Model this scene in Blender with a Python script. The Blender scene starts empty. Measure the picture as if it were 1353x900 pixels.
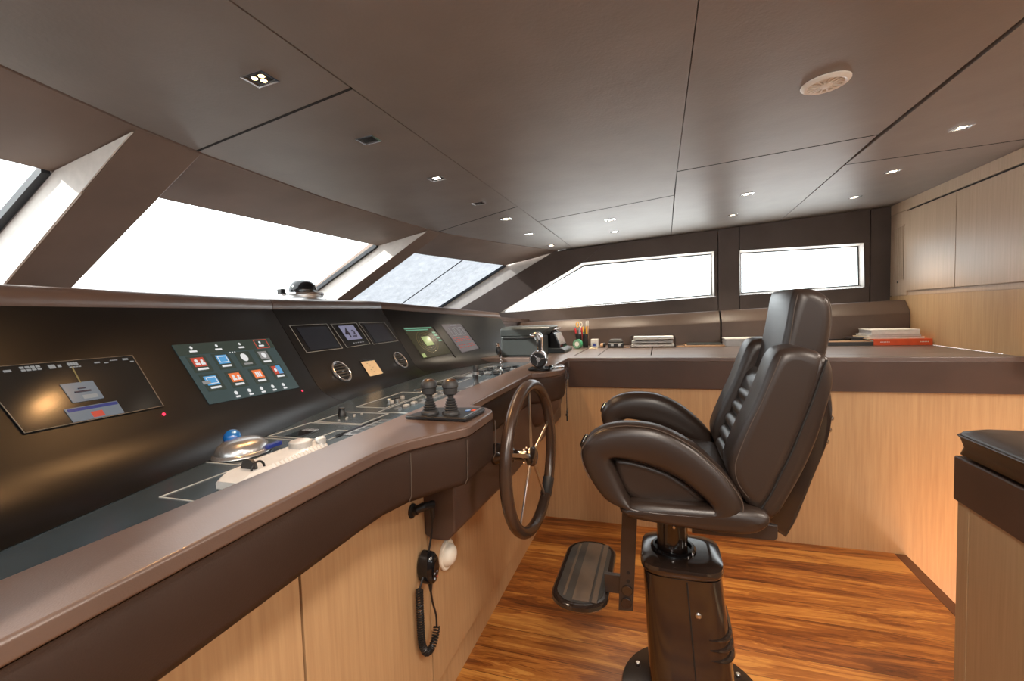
import bpy, bmesh, math, random
from mathutils import Vector as V, Matrix
random.seed(4)
PI = math.pi
S = bpy.context.scene
COL = S.collection

# ------------------------------------------------------------------ materials
def nodes(name):
    m = bpy.data.materials.new(name); m.use_nodes = True
    nt = m.node_tree; b = nt.nodes['Principled BSDF']
    return m, nt, b
def setp(b, col, rough, metal=0.0, spec=0.5, coat=0.0):
    b.inputs['Base Color'].default_value = (*col, 1)
    b.inputs['Roughness'].default_value = rough
    b.inputs['Metallic'].default_value = metal
    b.inputs['Specular IOR Level'].default_value = spec
    b.inputs['Coat Weight'].default_value = coat
    b.inputs['Coat Roughness'].default_value = 0.1
def mapping(nt, scale):
    tc = nt.nodes.new('ShaderNodeTexCoord'); mp = nt.nodes.new('ShaderNodeMapping')
    mp.inputs['Scale'].default_value = scale
    nt.links.new(tc.outputs['Object'], mp.inputs['Vector'])
    return mp
def noise(nt, mp, scale, detail=3, rough=0.5):
    n = nt.nodes.new('ShaderNodeTexNoise'); n.inputs['Scale'].default_value = scale
    n.inputs['Detail'].default_value = detail; n.inputs['Roughness'].default_value = rough
    nt.links.new(mp.outputs['Vector'], n.inputs['Vector'])
    return n
def ramp(nt, src, stops):
    r = nt.nodes.new('ShaderNodeValToRGB'); e = r.color_ramp.elements
    while len(e) < len(stops): e.new(0.5)
    for k, (p, c) in enumerate(stops):
        e[k].position = p; e[k].color = (*c, 1)
    nt.links.new(src, r.inputs['Fac']); return r
def bump(nt, b, src, strength, dist=0.001):
    u = nt.nodes.new('ShaderNodeBump'); u.inputs['Strength'].default_value = strength
    u.inputs['Distance'].default_value = dist
    nt.links.new(src, u.inputs['Height']); nt.links.new(u.outputs['Normal'], b.inputs['Normal'])
def plain(name, col, rough=0.5, metal=0.0, spec=0.5, coat=0.0, vary=0.06):
    m, nt, b = nodes(name); setp(b, col, rough, metal, spec, coat)
    mp = mapping(nt, (1, 1, 1)); n = noise(nt, mp, 35)
    r = ramp(nt, n.outputs['Fac'], [(0.3, [c*(1-vary) for c in col]), (0.7, [min(1, c*(1+vary)) for c in col])])
    nt.links.new(r.outputs['Color'], b.inputs['Base Color'])
    return m
def leather(name, col, rough, grain=380, strength=0.35, spec=0.5, vary=0.12, soft=0.0):
    m, nt, b = nodes(name); setp(b, col, rough, 0, spec)
    mp = mapping(nt, (1, 1, 1))
    n = noise(nt, mp, 5, 5); g = noise(nt, mp, grain, 2)
    r = ramp(nt, n.outputs['Fac'], [(0.3, [c*(1-vary) for c in col]), (0.7, [c*(1+vary) for c in col])])
    nt.links.new(r.outputs['Color'], b.inputs['Base Color'])
    if soft:
        w = noise(nt, mp, 14, 4)
        a = nt.nodes.new('ShaderNodeMath'); a.operation = 'MULTIPLY_ADD'; a.inputs[1].default_value = soft
        nt.links.new(w.outputs['Fac'], a.inputs[0]); nt.links.new(g.outputs['Fac'], a.inputs[2])
        bump(nt, b, a.outputs[0], strength, 0.0012)
    else:
        bump(nt, b, g.outputs['Fac'], strength, 0.0008)
    return m
def wood(name, c1, c2, rough, scale=(60, 60, 2.2)):
    m, nt, b = nodes(name); setp(b, c1, rough, 0, 0.4)
    mp = mapping(nt, scale); n = noise(nt, mp, 1.6, 5, 0.6)
    mp2 = mapping(nt, (3, 3, .5)); n2 = noise(nt, mp2, 1.5, 2)
    mx = nt.nodes.new('ShaderNodeMath'); mx.operation = 'MULTIPLY_ADD'; mx.inputs[1].default_value = 0.45
    nt.links.new(n2.outputs['Fac'], mx.inputs[0]); nt.links.new(n.outputs['Fac'], mx.inputs[2])
    r = ramp(nt, mx.outputs[0], [(0.45, c2), (0.95, c1)])
    nt.links.new(r.outputs['Color'], b.inputs['Base Color'])
    bump(nt, b, n.outputs['Fac'], 0.15, 0.0005)
    return m
def emit(name, col, strength, base=(0.02, 0.02, 0.02), rough=0.12):
    m, nt, b = nodes(name); setp(b, base, rough)
    b.inputs['Emission Color'].default_value = (*col, 1)
    b.inputs['Emission Strength'].default_value = strength
    return m
def glass(name, tint, mottled=False):
    m = bpy.data.materials.new(name); m.use_nodes = True; nt = m.node_tree
    nt.nodes.clear(); out = nt.nodes.new('ShaderNodeOutputMaterial')
    tr = nt.nodes.new('ShaderNodeBsdfTransparent'); gl = nt.nodes.new('ShaderNodeBsdfGlossy')
    gl.inputs['Roughness'].default_value = 0.02
    tr.inputs['Color'].default_value = (*tint, 1)
    if mottled:
        mp = mapping(nt, (1, 1, 1)); n = noise(nt, mp, 16, 8, .75)
        r = ramp(nt, n.outputs['Fac'], [(0.3, [t*0.84 for t in tint]), (0.72, tint)])
        nt.links.new(r.outputs['Color'], tr.inputs['Color'])
    fr = nt.nodes.new('ShaderNodeLayerWeight'); pw = nt.nodes.new('ShaderNodeMath'); pw.operation = 'POWER'; pw.inputs[1].default_value = 5
    nt.links.new(fr.outputs['Facing'], pw.inputs[0])
    ml = nt.nodes.new('ShaderNodeMath'); ml.operation = 'MULTIPLY_ADD'; ml.inputs[1].default_value = .8; ml.inputs[2].default_value = .03
    nt.links.new(pw.outputs[0], ml.inputs[0])
    mx = nt.nodes.new('ShaderNodeMixShader')
    nt.links.new(ml.outputs[0], mx.inputs['Fac'])
    nt.links.new(tr.outputs[0], mx.inputs[1]); nt.links.new(gl.outputs[0], mx.inputs[2])
    nt.links.new(mx.outputs[0], out.inputs['Surface'])
    return m
def teak():
    m, nt, b = nodes('teak planks'); setp(b, (.3, .1, .03), 0.3, 0, 0.5)
    mp = mapping(nt, (1, 1, 1))
    br = nt.nodes.new('ShaderNodeTexBrick')
    br.inputs['Color1'].default_value = (0, 0, 0, 1); br.inputs['Color2'].default_value = (1, 1, 1, 1)
    br.inputs['Mortar'].default_value = (0.5, 0.5, 0.5, 1)
    br.inputs['Scale'].default_value = 1; br.inputs['Brick Width'].default_value = 3.1
    br.inputs['Row Height'].default_value = 0.118; br.inputs['Mortar Size'].default_value = 0.0009
    br.offset = 0.37
    nt.links.new(mp.outputs['Vector'], br.inputs['Vector'])
    # grain, shifted per plank
    tc = nt.nodes.new('ShaderNodeTexCoord'); sc = nt.nodes.new('ShaderNodeVectorMath'); sc.operation = 'MULTIPLY_ADD'
    sc.inputs[1].default_value = (.75, 7, 1)
    mul = nt.nodes.new('ShaderNodeVectorMath'); mul.operation = 'SCALE'; mul.inputs['Scale'].default_value = 9
    nt.links.new(br.outputs['Color'], mul.inputs[0])
    nt.links.new(tc.outputs['Object'], sc.inputs[0]); nt.links.new(mul.outputs[0], sc.inputs[2])
    n = nt.nodes.new('ShaderNodeTexNoise'); n.inputs['Scale'].default_value = 1.7; n.inputs['Detail'].default_value = 6
    n.inputs['Distortion'].default_value = 1.6; n.inputs['Roughness'].default_value = .62
    nt.links.new(sc.outputs[0], n.inputs['Vector'])
    w = nt.nodes.new('ShaderNodeTexNoise'); w.inputs['Scale'].default_value = 7; w.inputs['Detail'].default_value = 4
    nt.links.new(sc.outputs[0], w.inputs['Vector'])
    a = nt.nodes.new('ShaderNodeMath'); a.operation = 'MULTIPLY_ADD'; a.inputs[1].default_value = 0.35
    nt.links.new(w.outputs['Fac'], a.inputs[0]); nt.links.new(n.outputs['Fac'], a.inputs[2])
    a2 = nt.nodes.new('ShaderNodeMath'); a2.operation = 'MULTIPLY_ADD'; a2.inputs[1].default_value = 0.26
    nt.links.new(br.outputs['Color'], a2.inputs[0]); nt.links.new(a.outputs[0], a2.inputs[2])
    sn = nt.nodes.new('ShaderNodeMath'); sn.operation = 'MULTIPLY'; sn.inputs[1].default_value = 62
    nt.links.new(n.outputs['Fac'], sn.inputs[0])
    s2_ = nt.nodes.new('ShaderNodeMath'); s2_.operation = 'SINE'; nt.links.new(sn.outputs[0], s2_.inputs[0])
    s3_ = nt.nodes.new('ShaderNodeMath'); s3_.operation = 'MULTIPLY_ADD'; s3_.inputs[1].default_value = .045
    nt.links.new(s2_.outputs[0], s3_.inputs[0]); nt.links.new(a2.outputs[0], s3_.inputs[2])
    fw = nt.nodes.new('ShaderNodeTexNoise'); fw.inputs['Scale'].default_value = 9; fw.inputs['Detail'].default_value = 3
    fm = nt.nodes.new('ShaderNodeMapping'); fm.inputs['Scale'].default_value = (.5, 14, 1)
    nt.links.new(tc.outputs['Object'], fm.inputs['Vector']); nt.links.new(fm.outputs['Vector'], fw.inputs['Vector'])
    s4_ = nt.nodes.new('ShaderNodeMath'); s4_.operation = 'MULTIPLY_ADD'; s4_.inputs[1].default_value = .14
    nt.links.new(fw.outputs['Fac'], s4_.inputs[0]); nt.links.new(s3_.outputs[0], s4_.inputs[2])
    a2 = s4_
    r = ramp(nt, a2.outputs[0], [(0.53, TK[0]), (0.72, TK[1]), (0.86, TK[2]), (1.0, TK[3])])
    mx = nt.nodes.new('ShaderNodeMixRGB'); mx.inputs['Color2'].default_value = (0.05, 0.018, 0.008, 1)
    nt.links.new(br.outputs['Fac'], mx.inputs['Fac']); nt.links.new(r.outputs['Color'], mx.inputs['Color1'])
    nt.links.new(mx.outputs['Color'], b.inputs['Base Color'])
    bump(nt, b, a.outputs[0], 0.08, 0.0005)
    return m
TK = [(.095, .025, .006), (.26, .078, .015), (.43, .155, .03), (.62, .28, .062)]

M = {}
M['ceiling'] = leather('taupe ceiling leather', (.25, .216, .192), 0.45, 120, .3, .6, .08, 2.5)
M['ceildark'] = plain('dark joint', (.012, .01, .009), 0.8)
M['beam'] = leather('taupe beam leather', (.23, .165, .132), 0.5, 300, .2, .35)
M['reveal'] = plain('pale reveal panel', (.78, .73, .68), 0.6)
M['frame'] = leather('dark window surround', (.11, .084, .073), 0.5, 500, .2, .3)
M['gasket'] = plain('black rubber', (.006, .009, .014), 0.45)
M['trimbrown'] = leather('brown leather trim', (.075, .045, .034), 0.42, 420, .35, .5)
M['railtop'] = leather('brown leather armrest', (.11, .07, .055), 0.3, 500, .2, 1.0)
M['bolster'] = leather('brown bolster leather', (.085, .055, .042), 0.42, 420, .3, .5)
M['desk'] = leather('brown desk leather', (.135, .1, .088), 0.33, 420, .12, .8)
M['oak'] = wood('light oak', (.57, .37, .195), (.45, .275, .14), 0.42)
M['oakpale'] = wood('pale oak', (.58, .42, .295), (.48, .34, .23), 0.36)
M['oakbench'] = wood('bench oak', (.55, .42, .26), (.45, .33, .19), 0.42)
M['teak'] = teak()
M['teakdark'] = plain('dark teak border', (.11, .038, .016), 0.4)
M['dash'] = plain('black satin dash', (.004, .0035, .0035), 0.33, spec=.5)
M['flat'] = plain('charcoal console top', (.034, .052, .066), 0.22, spec=1)
M['line'] = plain('pale engraved line', (.5, .5, .48), 0.5)
M['thinline'] = plain('bronze edge line', (.2, .17, .14), 0.5)
M['chair'] = leather('dark brown chair leather', (.032, .0205, .0155), 0.33, 300, .12, .5, soft=1.5)
M['chairside'] = leather('brown chair leather', (.036, .0235, .018), 0.36, 300, .12, .5, soft=1.5)
M['paint'] = plain('gloss brown paint', (.024, .0155, .012), 0.12, spec=.5, coat=.6)
M['paintmatte'] = plain('satin brown metal', (.04, .028, .023), 0.3)
M['stitch'] = plain('stitching thread', (.09, .065, .05), 0.6)
M['tread'] = plain('brown tread', (.11, .08, .06), .45)
M['ring'] = plain('satin silver ring', (.55, .55, .57), .25, .8)
M['black'] = plain('black plastic', (.012, .012, .013), 0.38)
M['blackgloss'] = plain('gloss black', (.008, .008, .009), 0.1)
M['rubber'] = plain('dark grey rubber', (.035, .034, .034), 0.5)
M['chrome'] = plain('chrome', (.9, .9, .91), 0.12, 1.0)
M['steel'] = plain('brushed steel', (.6, .6, .6), 0.28, 1.0)
M['silver'] = plain('silver plastic', (.48, .48, .48), 0.27, .8)
M['greybox'] = plain('grey printer plastic', (.04, .047, .047), 0.42)
M['darkbox'] = plain('charcoal plastic', (.03, .038, .042), 0.4)
M['white'] = plain('white plastic', (.6, .59, .57), 0.4)
M['paper'] = plain('paper', (.78, .76, .72), 0.7)
M['papergrey'] = plain('grey paper edge', (.45, .45, .46), 0.7)
M['cream'] = plain('cream plastic', (.85, .8, .7), 0.35)
M['knobgrey'] = plain('warm grey knob', (.42, .41, .39), 0.45)
M['blue'] = plain('blue ball', (.01, .13, .45), 0.1, coat=.5)
M['navy'] = plain('navy plastic', (.02, .04, .25), .3)
M['green'] = plain('green tape', (.03, .3, .13), 0.35)
M['red'] = plain('red plastic', (.6, .02, .03), 0.35)
M['orange'] = plain('orange book cloth', (.75, .1, .025), 0.5)
M['yellow'] = plain('yellow pencil', (.75, .42, .03), 0.4)
M['note'] = plain('cream note', (.68, .55, .36), 0.6)
M['clear'] = plain('clear plastic', (.6, .58, .56), 0.2)
M['tanwood'] = plain('tan wood', (.5, .3, .17), 0.5)
M['wheelrim'] = leather('wheel leather', (.055, .032, .022), 0.27, 300, .1, .6)
M['glass'] = glass('window glass', (.96, .98, .98))
M['fogglass'] = glass('hazy window glass', (.54, .553, .57), True)
M['lampon'] = emit('lit lamp', (1, .86, .66), 14)
M['lampwarm'] = emit('warm lit lamp', (1, .62, .3), 9)
M['lampoff'] = plain('dark lamp', (.01, .012, .012), 0.2)
M['scr_map'] = emit('dim chart screen', (.5, .45, .4), .012, (.008, .008, .008), .16)
M['scr_menu'] = emit('menu screen', (.22, .36, .38), .16, (.01, .015, .015), .2)
M['scr_black'] = emit('unlit screen', (.3, .35, .5), .02, (.01, .011, .015), .2)
M['scr_lcd'] = emit('lcd screen', (.42, .42, .62), .42, (.05, .05, .08), .3)
M['scr_radar'] = emit('radar screen', (.26, .25, .14), .11, (.02, .02, .015), .2)
M['scr_alarm'] = emit('alarm screen', (.42, .36, .38), .28, (.03, .03, .03), .2)
M['e_white'] = emit('screen white', (1, 1, 1), .75)
M['e_grey'] = emit('screen grey', (.5, .58, .66), .28)
M['e_dim'] = emit('screen dim text', (.8, .8, .78), .3)
M['e_red'] = emit('screen red', (1, .12, .07), .5)
M['e_orange'] = emit('screen orange', (1, .22, .06), .8)
M['e_blue'] = emit('screen blue', (.1, .42, .8), .75)
M['e_navy'] = emit('screen navy', (.04, .06, .3), .5)
M['e_green'] = emit('screen green', (.3, .75, .5), .45)
M['e_lime'] = emit('screen lime', (.62, .75, .3), .6)
M['e_tan'] = emit('screen tan', (.6, .42, .15), .35)
M['e_dkgreen'] = emit('screen dark green', (.13, .26, .22), .14)
M['led'] = emit('red led', (1, .03, .08), 2.2)
M['stairled'] = emit('step light', (1, .45, .12), 6)
M['ink'] = plain('dark ink', (.02, .02, .05), .5)
M['sea'] = plain('sea', (.2, .27, .33), .3)

# ------------------------------------------------------------------ mesh helpers
def obj(name, bm, mat, parent=None, smooth=True, bevel=0, seg=3, angle=35):
    big = [f for f in bm.faces if len(f.verts) > 8]
    if bevel: big = []
    if big:
        for f in bm.faces: f.smooth = True
        for f in big: f.smooth = False
        bmesh.ops.triangulate(bm, faces=big, ngon_method='BEAUTY')
    bmesh.ops.recalc_face_normals(bm, faces=bm.faces)
    me = bpy.data.meshes.new(name); bm.to_mesh(me); bm.free()
    o = bpy.data.objects.new(name, me); COL.objects.link(o)
    me.materials.append(M[mat] if isinstance(mat, str) else mat)
    if not big or not smooth:
        for p in me.polygons: p.use_smooth = smooth
    if bevel:
        b = o.modifiers.new('bevel', 'BEVEL'); b.width = bevel; b.segments = seg
        b.limit_method = 'ANGLE'; b.angle_limit = math.radians(angle); b.harden_normals = bool(smooth)
    if smooth:
        e = o.modifiers.new('split', 'EDGE_SPLIT'); e.split_angle = math.radians(angle + 5)
    if parent is not None:
        o.parent = parent
        o.matrix_parent_inverse = parent.matrix_world.inverted()
        o.matrix_parent_inverse = Matrix.Translation(-V(parent.location)) if parent.parent is None and parent.type == 'EMPTY' else Matrix()
    return o
def thing(name, label, cat, loc=(0, 0, 0), group=None):
    o = bpy.data.objects.new(name, None); COL.objects.link(o); o.location = loc
    o.empty_display_size = 0.05
    o['label'] = label; o['category'] = cat
    if group: o['group'] = group
    return o
def tag(o, label, cat, group=None):
    o['label'] = label; o['category'] = cat
    if group: o['group'] = group
    return o
def struct(name, bm, mat, smooth=False, bevel=0, parent=None, angle=35):
    o = obj(name, bm, mat, parent, smooth, bevel, 2, angle)
    if parent is None: o['kind'] = 'structure'
    return o
def NB(): return bmesh.new()
def hexa(bm, p):
    """p: 8 points, bottom loop 4 then top loop 4"""
    v = [bm.verts.new(q) for q in p]
    for f in ((0, 1, 2, 3), (4, 5, 6, 7), (0, 1, 5, 4), (1, 2, 6, 5), (2, 3, 7, 6), (3, 0, 4, 7)):
        bm.faces.new([v[i] for i in f])
def box(bm, lo, hi):
    x0, y0, z0 = lo; x1, y1, z1 = hi
    hexa(bm, [(x0, y0, z0), (x1, y0, z0), (x1, y1, z0), (x0, y1, z0), (x0, y0, z1), (x1, y0, z1), (x1, y1, z1), (x0, y1, z1)])
def prism(bm, pts, d):
    """closed polygon pts extruded by vector d"""
    d = V(d); a = [bm.verts.new(p) for p in pts]; b = [bm.verts.new(V(p) + d) for p in pts]
    n = len(pts)
    bm.faces.new(a); bm.faces.new(b[::-1])
    for i in range(n): bm.faces.new((a[i], a[(i+1) % n], b[(i+1) % n], b[i]))
def loft(bm, loops, cap=True, closed=True):
    R = [[bm.verts.new(p) for p in L] for L in loops]
    n = len(R[0])
    for a, b in zip(R, R[1:]):
        for i in range(n if closed else n-1):
            bm.faces.new((a[i], a[(i+1) % n], b[(i+1) % n], b[i]))
    if cap and closed:
        bm.faces.new(R[0][::-1]); bm.faces.new(R[-1])
    return R
def ring_frame(axis):
    a = V(axis).normalized(); u = a.orthogonal().normalized(); return a, u, a.cross(u)
def cyl(bm, c, axis, r, h, n=24, r2=None, bev=0):
    """from c along axis for h, slightly eased rims"""
    a, u, w = ring_frame(axis); r2 = r if r2 is None else r2
    prof = [(r, 0), (r2, h)]
    if bev: prof = [(r-bev, 0), (r, bev), (r2, h-bev), (r2-bev, h)]
    loft(bm, [[V(c)+a*t+(u*math.cos(2*PI*k/n)+w*math.sin(2*PI*k/n))*rr for k in range(n)] for rr, t in prof])
def lathe(bm, c, axis, prof, n=32):
    a, u, w = ring_frame(axis)
    loft(bm, [[V(c)+a*t+(u*math.cos(2*PI*k/n)+w*math.sin(2*PI*k/n))*max(rr, 1e-4) for k in range(n)] for rr, t in prof])
def tube(bm, pts, r, n=10, closed=False):
    pts = [V(p) for p in pts]; L = []; N = len(pts); prev = None
    for i, p in enumerate(pts):
        a = pts[(i-1) % N] if (closed or i) else p; b = pts[(i+1) % N] if (closed or i < N-1) else p
        t = (b-a).normalized()
        u = prev - t*prev.dot(t) if prev is not None else t.orthogonal()
        u.normalize(); prev = u; w = t.cross(u)
        rr = r[i] if isinstance(r, (list, tuple)) else r
        L.append([p+(u*math.cos(2*PI*k/n)+w*math.sin(2*PI*k/n))*rr for k in range(n)])
    if closed:
        R = [[bm.verts.new(q) for q in l] for l in L]
        best = 0; d0 = 1e9
        for s in range(n):
            d = (L[0][s]-L[-1][0]).length
            if d < d0: d0 = d; best = s
        for i in range(N):
            a = R[i]; b = R[(i+1) % N]; s = best if i == N-1 else 0
            for k in range(n): bm.faces.new((a[k], a[(k+1) % n], b[(k+1+s) % n], b[(k+s) % n]))
    else: loft(bm, L)
def cr(pts, m=6, closed=True):
    """Catmull-Rom through pts"""
    out = []; N = len(pts); P = [V(p) for p in pts]
    for i in range(N if closed else N-1):
        a = P[(i-1) % N] if closed or i else P[0]; b = P[i]; c = P[(i+1) % N]
        d = P[(i+2) % N] if closed or i+2 < N else P[-1]
        for k in range(m):
            t = k/m
            out.append(0.5*((2*b)+(c-a)*t+(2*a-5*b+4*c-d)*t*t+(3*b-a-3*c+d)*t**3))
    if not closed: out.append(P[-1])
    return out
def inset2(pts, d):
    """inset a closed 2D polygon (list of (x,z)) by d towards inside"""
    n = len(pts); A = sum(pts[i][0]*pts[(i+1) % n][1]-pts[(i+1) % n][0]*pts[i][1] for i in range(n)); s = 1 if A > 0 else -1
    out = []
    for i in range(n):
        a, b, c = V(pts[i-1]), V(pts[i]), V(pts[(i+1) % n])
        e = ((b-a).normalized()+(c-b).normalized())
        if e.length < 1e-6: e = c-b
        e.normalize(); nrm = V((-e.y, e.x))*s
        out.append(b+nrm*d)
    return out
def pillow(bm, pts2, y0, y1, r, taper=0, m=5, smooth=5, crown=0.0):
    """XZ outline extruded over Y with rounded rims"""
    P = [V(p) for p in (cr(pts2, smooth) if smooth else pts2)]
    P = [V((p.x, p.y)) for p in P]
    loops = []
    ys = [(y0 + r*(1-math.cos(a)), r*(1-math.sin(a))) for a in [PI/2*k/m for k in range(m+1)]]
    ye = [(y1 - (y-y0), e) for y, e in reversed(ys)]
    cx = sum(p.x for p in P)/len(P); cz = sum(p.y for p in P)/len(P)
    def steps(es):          # gradual inset with light smoothing so the rim never folds
        cur = [V(p) for p in P]; prev = 0; out = {}
        for e in sorted(es):
            while e-prev > 1e-6:
                d = min(.0012, e-prev); cur = [V(q) for q in inset2(cur, d)]; n = len(cur)
                for _ in range(2): cur = [cur[i]*.5+(cur[i-1]+cur[(i+1) % n])*.25 for i in range(n)]
                prev += d
            out[round(e, 6)] = [V(q) for q in cur]
        return out
    T = steps([e for y, e in ys])
    def L(y, e): return [V((q.x, y, q.y)) for q in T[round(e, 6)]]
    seq = [L(y, e) for y, e in ys] + [L(y, e) for y, e in ye]
    if crown:
        def shrink(loop, f, y): return [V((cx+(q.x-cx)*f, y, cz+(q.z-cz)*f)) for q in loop]
        first, last = seq[0], seq[-1]
        pre = [shrink(first, f, y0-crown*(1-f*f)) for f in (.15, .45, .7, .88)]
        post = [shrink(last, f, y1+crown*(1-f*f)) for f in (.88, .7, .45, .15)]
        seq = pre+seq+post
    loft(bm, seq)
def squircle(cx, cy, hx, hy, z, n=40, e=4.0):
    out = []
    for k in range(n):
        t = 2*PI*k/n; c, s = math.cos(t), math.sin(t)
        out.append(V((cx+hx*math.copysign(abs(c)**(2/e), c), cy+hy*math.copysign(abs(s)**(2/e), s), z)))
    return out
def rrect(x0, x1, y0, y1, r, z=0, n=6):
    out = []
    for cx, cy, a0 in ((x1-r, y1-r, 0), (x0+r, y1-r, PI/2), (x0+r, y0+r, PI), (x1-r, y0+r, 3*PI/2)):
        for k in range(n+1):
            a = a0+PI/2*k/n; out.append(V((cx+r*math.cos(a), cy+r*math.sin(a), z)))
    return out
def copytree(o, parent=None, off=None):
    c = o.copy(); COL.objects.link(c)
    if parent is not None: c.parent = parent
    if off is not None: c.location = V(o.location)+V(off)
    for ch in [x for x in ALLOBJ() if x.parent == o]: copytree(ch, c)
    return c
def ALLOBJ(): return list(bpy.data.objects)

# ------------------------------------------------------------------ ceiling
def cz(x): return 1.84+.055*x
SEAM = [(-.73, -.83), (-.63, -.87), (-.1, -1.06), (.3, -1.165), (.58, -1.224), (.865, -1.282), (1.06, -1.307), (1.61, -1.33), (2.1, -1.31), (2.53, -1.277), (2.9, -1.185), (3.3, -1.06), (3.85, -.87), (3.97, -.825)]
def seamx(y):
    for (a, b), (c, d) in zip(SEAM, SEAM[1:]):
        if a <= y <= c: return b+(d-b)*(y-a)/(c-a)
    return SEAM[0][1] if y < SEAM[0][0] else SEAM[-1][1]
def ceil_panel(bm, poly):
    g = inset2([V(p) for p in poly], .0024)
    lo = [V((p.x, p.y, cz(p.x))) for p in g]
    g2 = inset2([V(p) for p in poly], .002)
    mid = [V((p.x, p.y, cz(p.x)+.003)) for p in g2]
    hi = [V((p.x, p.y, cz(p.x)+.02)) for p in g2]
    loft(bm, [lo, mid, hi])
bm = NB()
front = lambda y0, y1: [(x, y) for y, x in SEAM if y0 < y < y1]
ceil_panel(bm, [(-.69, -.73), (-.69, .955), (-1.302, 1.04)] + [(x, y) for x, y in front(-.73, 1.03)][::-1] + [(seamx(-.73), -.73)])
ceil_panel(bm, [(-.69, .955), (-.68, 2.27), (-1.274, 2.545)] + [(x, y) for x, y in front(1.04, 2.54)][::-1] + [(-1.302, 1.04)])
ceil_panel(bm, [(-.68, 2.27), (-.69, 3.97), (-.825, 3.97)] + [(x, y) for x, y in front(2.55, 3.95)][::-1] + [(-1.274, 2.545)])
ceil_panel(bm, [(-.69, -.73), (.08, -.73), (.085, 2.567), (-.68, 2.687), (-.69, .955)])
ceil_panel(bm, [(-.68, 2.687), (.085, 2.567), (.105, 3.97), (-.69, 3.97)])
ceil_panel(bm, [(.08, -.73), (.79, -.73), (.80, 2.109), (.083, 2.137)])
ceil_panel(bm, [(.083, 2.137), (.80, 2.109), (.88, 3.97), (.105, 3.97)])
ceil_panel(bm, [(.79, -.73), (1.6, -.73), (1.6, 2.57), (.822, 2.50)])
ceil_panel(bm, [(.822, 2.50), (1.6, 2.57), (1.6, 3.97), (.88, 3.97)])
ceil_panel(bm, [(1.6, -.73), (3.6, -.73), (3.6, 3.97), (1.6, 3.97)])
ceiling = struct('ceiling', bm, 'ceiling', True)
bm = NB()
pts = [(3.7, -.8), (3.7, 4.05), (seamx(3.97)-.01, 4.05)] + [(x+.004, y) for y, x in SEAM][::-1] + [(seamx(-.73), -.8)]
prism(bm, [(x, y, cz(x)+.014) for x, y in pts], (0, 0, .1))
struct('trim_1', bm, 'ceildark')

bm = NB()      # dark strips that paint in the shade of the athwartships panel joints
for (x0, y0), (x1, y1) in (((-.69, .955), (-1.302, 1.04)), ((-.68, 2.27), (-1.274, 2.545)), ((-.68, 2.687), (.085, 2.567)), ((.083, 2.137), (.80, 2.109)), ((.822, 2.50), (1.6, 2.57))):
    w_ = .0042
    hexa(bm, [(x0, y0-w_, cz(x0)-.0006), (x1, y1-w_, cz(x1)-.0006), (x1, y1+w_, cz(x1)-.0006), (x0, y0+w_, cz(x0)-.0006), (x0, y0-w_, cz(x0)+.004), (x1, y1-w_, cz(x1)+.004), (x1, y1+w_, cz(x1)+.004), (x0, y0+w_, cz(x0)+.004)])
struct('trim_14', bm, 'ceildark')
# headers between ceiling edge and windscreen glass
GL = [(-.73, -1.30), (-.63, -1.38), (.3, -1.6), (.84, -1.637), (1.186, -1.665), (1.6, -1.655), (2.382, -1.637), (2.914, -1.60), (3.89, -1.35), (3.97, -1.32)]
def glx(y):
    for (a, b), (c, d) in zip(GL, GL[1:]):
        if a <= y <= c: return b+(d-b)*(y-a)/(c-a)
    return GL[-1][1]
def header(name, y0, y1):
    bm = NB(); n = 14; lo = []; up = []
    for k in range(n+1):
        y = y0+(y1-y0)*k/n; xs = seamx(y)-.004; xg = glx(y)
        s = V((xs, y, cz(xs)-.002)); g = V((xg, y, 1.70))
        q = [s, s.lerp(g, .5)+V((0, 0, -.004)), g, g+V((-.02, 0, .015)), s.lerp(g, .5)+V((0, 0, .05)), s+V((0, 0, .05))]
        lo.append(q)
    loft(bm, lo)
    return struct(name, bm, 'beam', True)
header('trim_2', -.73, .96); header('trim_3', .96, 2.515); header('trim_4', 2.515, 3.965)

# ------------------------------------------------------------------ windscreen beams
def beam(name, yl, yr, L0, L1, R0, R1, up=.185):
    """L0,L1: top and lower (x,z) of the inner face on the yl side; R on yr side"""
    bm = NB()
    def ext(a, b, x): t = (x-a[0])/(b[0]-a[0]); return (x, a[1]+(b[1]-a[1])*t)
    Lb = ext(L0, L1, -2.45); Rb = ext(R0, R1, -2.45)
    off = V((-.02, 0, up))
    A = [V((L0[0], yl, L0[1])), V((R0[0], yr, R0[1])), V((Rb[0], yr, Rb[1])), V((Lb[0], yl, Lb[1]))]
    # keep the upper end under the ceiling slab: the top surface starts further forward
    B = [V((L0[0]-.30, yl, L0[1]-.165+up)), V((R0[0]-.30, yr, R0[1]-.165+up)), A[2]+off, A[3]+off]
    hexa(bm, A+B)
    return struct(name, bm, 'beam', True, .006)
beam('trim_5', .865, 1.06, (-1.286, 1.767), (-1.939, 1.375), (-1.309, 1.765), (-2.036, 1.349))
beam('trim_6', 2.45, 2.58, (-1.284, 1.765), (-1.953, 1.388), (-1.262, 1.768), (-1.906, 1.405))
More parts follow.
